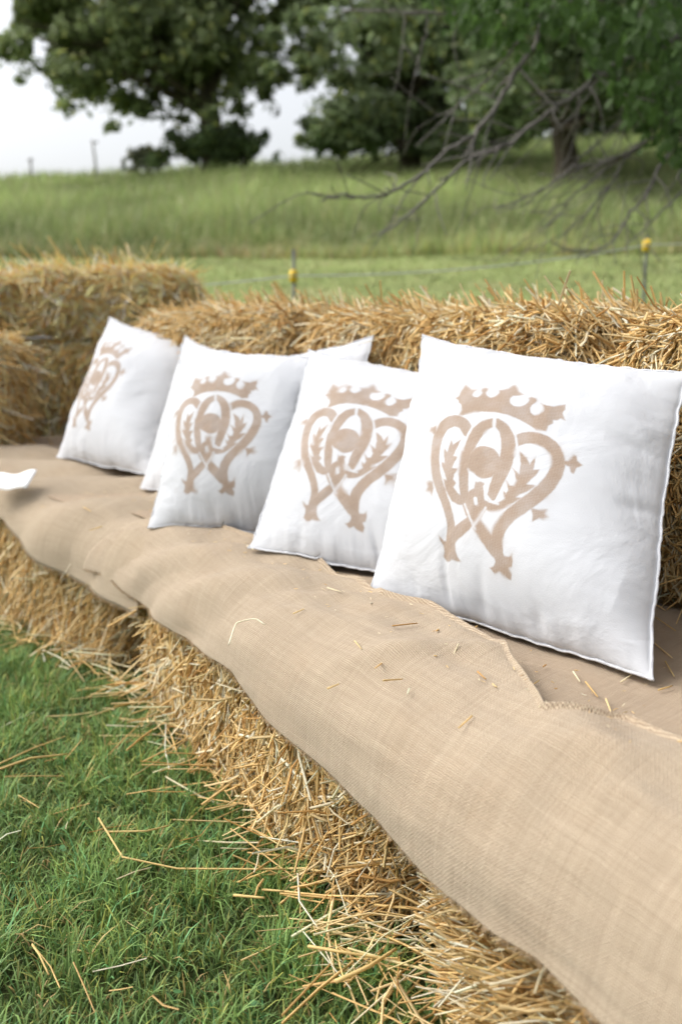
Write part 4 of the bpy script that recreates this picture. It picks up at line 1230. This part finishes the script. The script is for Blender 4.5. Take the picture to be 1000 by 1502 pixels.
# ------------------------------------------------------------------ near tree whose bare branches reach in from the right
def near_tree():
    y0 = 6.8
    base = np.array([4.3, y0, float(gz(4.3, y0))])
    root = empty('overhanging_tree', base)
    tb = MB()
    bark = (.17, .158, .145)
    fork = np.array([4.15, y0 - .1, 2.9])
    P = catmull([base + [0, 0, -.2], base + [0, 0, .3], base + [-.05, 0, 1.2], fork, fork + [-.2, .1, 1.6], fork + [-.1, .2, 3.2]], 6)
    v, q, t = tube(P - base, np.linspace(.24, .08, len(P)), 12); tb.add(v, q, t, bark)
    tb.build('trunk', M_bark, root)
    def branch(pts, r0, r1, ys, twigs=0, start=None):
        ys = np.interp(np.linspace(0, 1, len(pts)), np.linspace(0, 1, len(ys)), ys)
        Q = [at_y(500 + x / 2, yv / 2, yy) for (x, yv), yy in zip(pts, ys)]
        if start is not None: Q = [np.array(start)] + Q
        Q = catmull(Q, 6)
        n = len(Q)
        wob = np.stack([vnoise(np.arange(n) * .7, np.zeros(n), int(r0 * 9e4) + k) for k in range(3)], 1) * .014
        wob[0] = 0; Q = Q + wob
        m = MB()
        rad = .72 * np.linspace(r0, r1, n) * (1 + .35 * vnoise(np.arange(n) * 1.1, np.zeros(n), 4))
        v, q, t = tube(Q - base, rad, 7); m.add(v, q, t, bark)
        for k in range(int(twigs * 2.0)):
            i = rng.integers(n // 4, n - 1); p = Q[i]
            dr = unit(unit(Q[min(i + 2, n - 1)] - Q[max(i - 2, 0)]) * .8 + rng.normal(size=3) * .6 + np.array([0, 0, -.15]))
            L = rng.uniform(.10, .42)
            TP = [p, p + dr * L * .5 + rng.normal(size=3) * .02, p + dr * L + rng.normal(size=3) * .04 + np.array([0, 0, -.02])]
            v, q, t = tube(catmull(TP, 3) - base, np.linspace(rad[i] * .55, .0025, 7), 5); m.add(v, q, t, bark)
        m.build('bare_branch', M_bark, root)
        return Q
    fk = fork
    L1 = branch([(1150,60),(1000,110),(880,160),(780,205),(700,270),(640,310),(580,350),(480,430),(380,465),(290,545),(200,630),(110,690)], .036, .006, (5.9, 5.7, 5.5), 16, start=fk)
    branch([(640,-120),(590,50),(570,130),(520,200),(480,270),(440,330),(380,400),(300,450),(220,520),(150,565),(70,578),(0,572),(-62,590)], .026, .007, (5.6, 5.5, 5.3), 12, start=fk + [-.2, .1, 1.5])
    branch([(900,-60),(700,-10),(550,25),(400,40),(200,35),(0,30)], .024, .008, (5.8, 5.9, 6.1), 8, start=fk + [-.2, .1, 1.2])
    branch([(1110,330),(1000,410),(930,490),(900,560),(850,620),(800,700),(710,758)], .019, .006, (5.6, 5.4), 8, start=fk + [0, 0, -.5])
    branch([(1090,470),(1000,560),(930,630),(830,725)], .014, .005, (5.5, 5.4), 3, start=fk + [0, 0, -.7])
    branch([(1050,330),(960,390),(900,410),(840,450),(760,480),(680,490),(600,550),(540,580),(490,610)], .019, .005, (5.6, 5.7), 10, start=fk + [-.1, 0, -.3])
    branch([(900,410),(840,460),(790,540),(740,600),(690,670)], .012, .005, (5.65, 5.6), 5)
    branch([(870,420),(830,460),(720,540),(660,600),(590,690)], .010, .004, (5.66, 5.75), 7)
    branch([(520,120),(490,160),(420,240),(340,310),(280,340)], .013, .004, (5.5, 5.5), 3)
    branch([(1040,230),(900,300),(800,370),(740,430),(680,480)], .013, .005, (5.9, 5.8), 9, start=fk + [-.1, 0, -.1])
    branch([(255,30),(250,90),(240,130),(225,190),(215,230)], .009, .004, (6.0, 6.0), 1)
    branch([(190,35),(185,100),(175,180),(165,230),(150,275)], .008, .003, (6.0, 6.0), 1)
    branch([(350,35),(330,120),(345,190),(350,205)], .006, .003, (6.0, 6.0), 1)
    branch([(880,20),(865,110),(875,200)], .010, .004, (5.8, 5.8), 3)
    branch([(1100,-20),(1000,0),(880,10)], .014, .006, (5.8, 5.8), 2, start=fk + [-.1, 0, .6])
    branch([(780,205),(740,250),(690,330),(640,370)], .009, .004, (5.6, 5.6), 4)
    # leaves on the outer spray
    m = MB()
    spots = [(690,20,26),(720,10,30),(760,20,26),(745,50,20),(790,5,30),(815,25,20),(705,45,14),(850,10,30),(900,20,34),(950,40,34),(985,90,30),(960,120,28),(950,170,26),(985,200,28),(1000,150,30),(930,150,20),(1000,20,40),(870,40,24),(930,60,28),(960,-30,50),(860,-40,50),(760,-40,45),(680,-30,36),(1050,60,60),(1060,170,50),(900,-80,60),(1000,230,16),(600,-40,30),(1100,0,80),(1120,120,60),(640,-20,22),(790,85,12),(880,90,16),(905,120,14)]
    for u, vv, rp in spots:
        n = int(rp * 2.6)
        for k in range(n):
            yy = 5.6 + rng.uniform(-.5, .7)
            c = at_y(u + rng.normal() * rp * .6, vv + rng.normal() * rp * .55, yy) - base
            L = rng.uniform(.05, .095); w = L * .27
            d = unit(np.array([rng.normal() * .6, rng.normal() * .6, -.9])); nn = unit(rng.normal(size=3) + np.array([0, -.4, .8])); sd = unit(np.cross(d, nn)); nn = np.cross(sd, d)
            vv8 = np.array([c, c + d * L * .3 + sd * w, c + d * L * .65 + sd * w * .8, c + d * L, c + d * L * .65 - sd * w * .8, c + d * L * .3 - sd * w, c + d * L * .35 - nn * L * .07, c + d * L * .7 - nn * L * .06])
            m.add(vv8, [(0, 1, 2, 6), (6, 2, 3, 7), (6, 7, 4, 5)], [(0, 6, 5), (7, 3, 4)], np.array([.075, .135, .035]) * rng.uniform(.55, 1.35))
    m.build('leaves', M_leaf, root, shade=False)
    tag(root, 'near tree reaching in from the right with bare grey branches', 'tree')
near_tree()

# ------------------------------------------------------------------ light, sky
SUN_EL, SUN_AZ = R(48), R(280)          # azimuth clockwise from +Y: off to the left, behind thin cloud
w = bpy.data.worlds.new('World'); scene.world = w; w.use_nodes = True
nt = w.node_tree; bg = nt.nodes['Background']
sky = nt.nodes.new('ShaderNodeTexSky'); sky.sky_type = 'NISHITA'; sky.sun_disc = False
sky.sun_elevation = SUN_EL; sky.sun_rotation = SUN_AZ
sky.air_density = 1.0; sky.dust_density = 6.0; sky.ozone_density = 1.0
hs = nt.nodes.new('ShaderNodeHueSaturation'); hs.inputs['Saturation'].default_value = .26; hs.inputs['Value'].default_value = 1.0
nt.links.new(sky.outputs[0], hs.inputs['Color']); nt.links.new(hs.outputs[0], bg.inputs[0])
bg.inputs[1].default_value = .15
sl = bpy.data.lights.new('sun', 'SUN'); sl.energy = .5; sl.angle = R(40); sl.color = (1, .97, .93)
so = bpy.data.objects.new('sun', sl); COL.objects.link(so)
dirv = Vector((math.sin(SUN_AZ) * math.cos(SUN_EL), math.cos(SUN_AZ) * math.cos(SUN_EL), math.sin(SUN_EL)))
so.rotation_euler = dirv.to_track_quat('Z', 'Y').to_euler(); so.location = dirv * 30

# ------------------------------------------------------------------ camera
cd = bpy.data.cameras.new('camera'); cam = bpy.data.objects.new('camera', cd); COL.objects.link(cam)
cam.location = (0, 0, EYE); cam.rotation_euler = (math.pi / 2 - TILT, 0, 0)
cd.sensor_fit = 'VERTICAL'; cd.sensor_height = 36; cd.sensor_width = 24; cd.lens = 35
cd.clip_start = .02; cd.clip_end = 2000
cd.dof.use_dof = True; cd.dof.focus_distance = 1.48; cd.dof.aperture_fstop = 3.3
scene.camera = cam
scene.view_settings.view_transform = 'Standard'; scene.view_settings.look = 'None'
scene.view_settings.exposure = .93; scene.view_settings.gamma = 1
scene.cycles.max_bounces = 6; scene.cycles.use_denoising = True
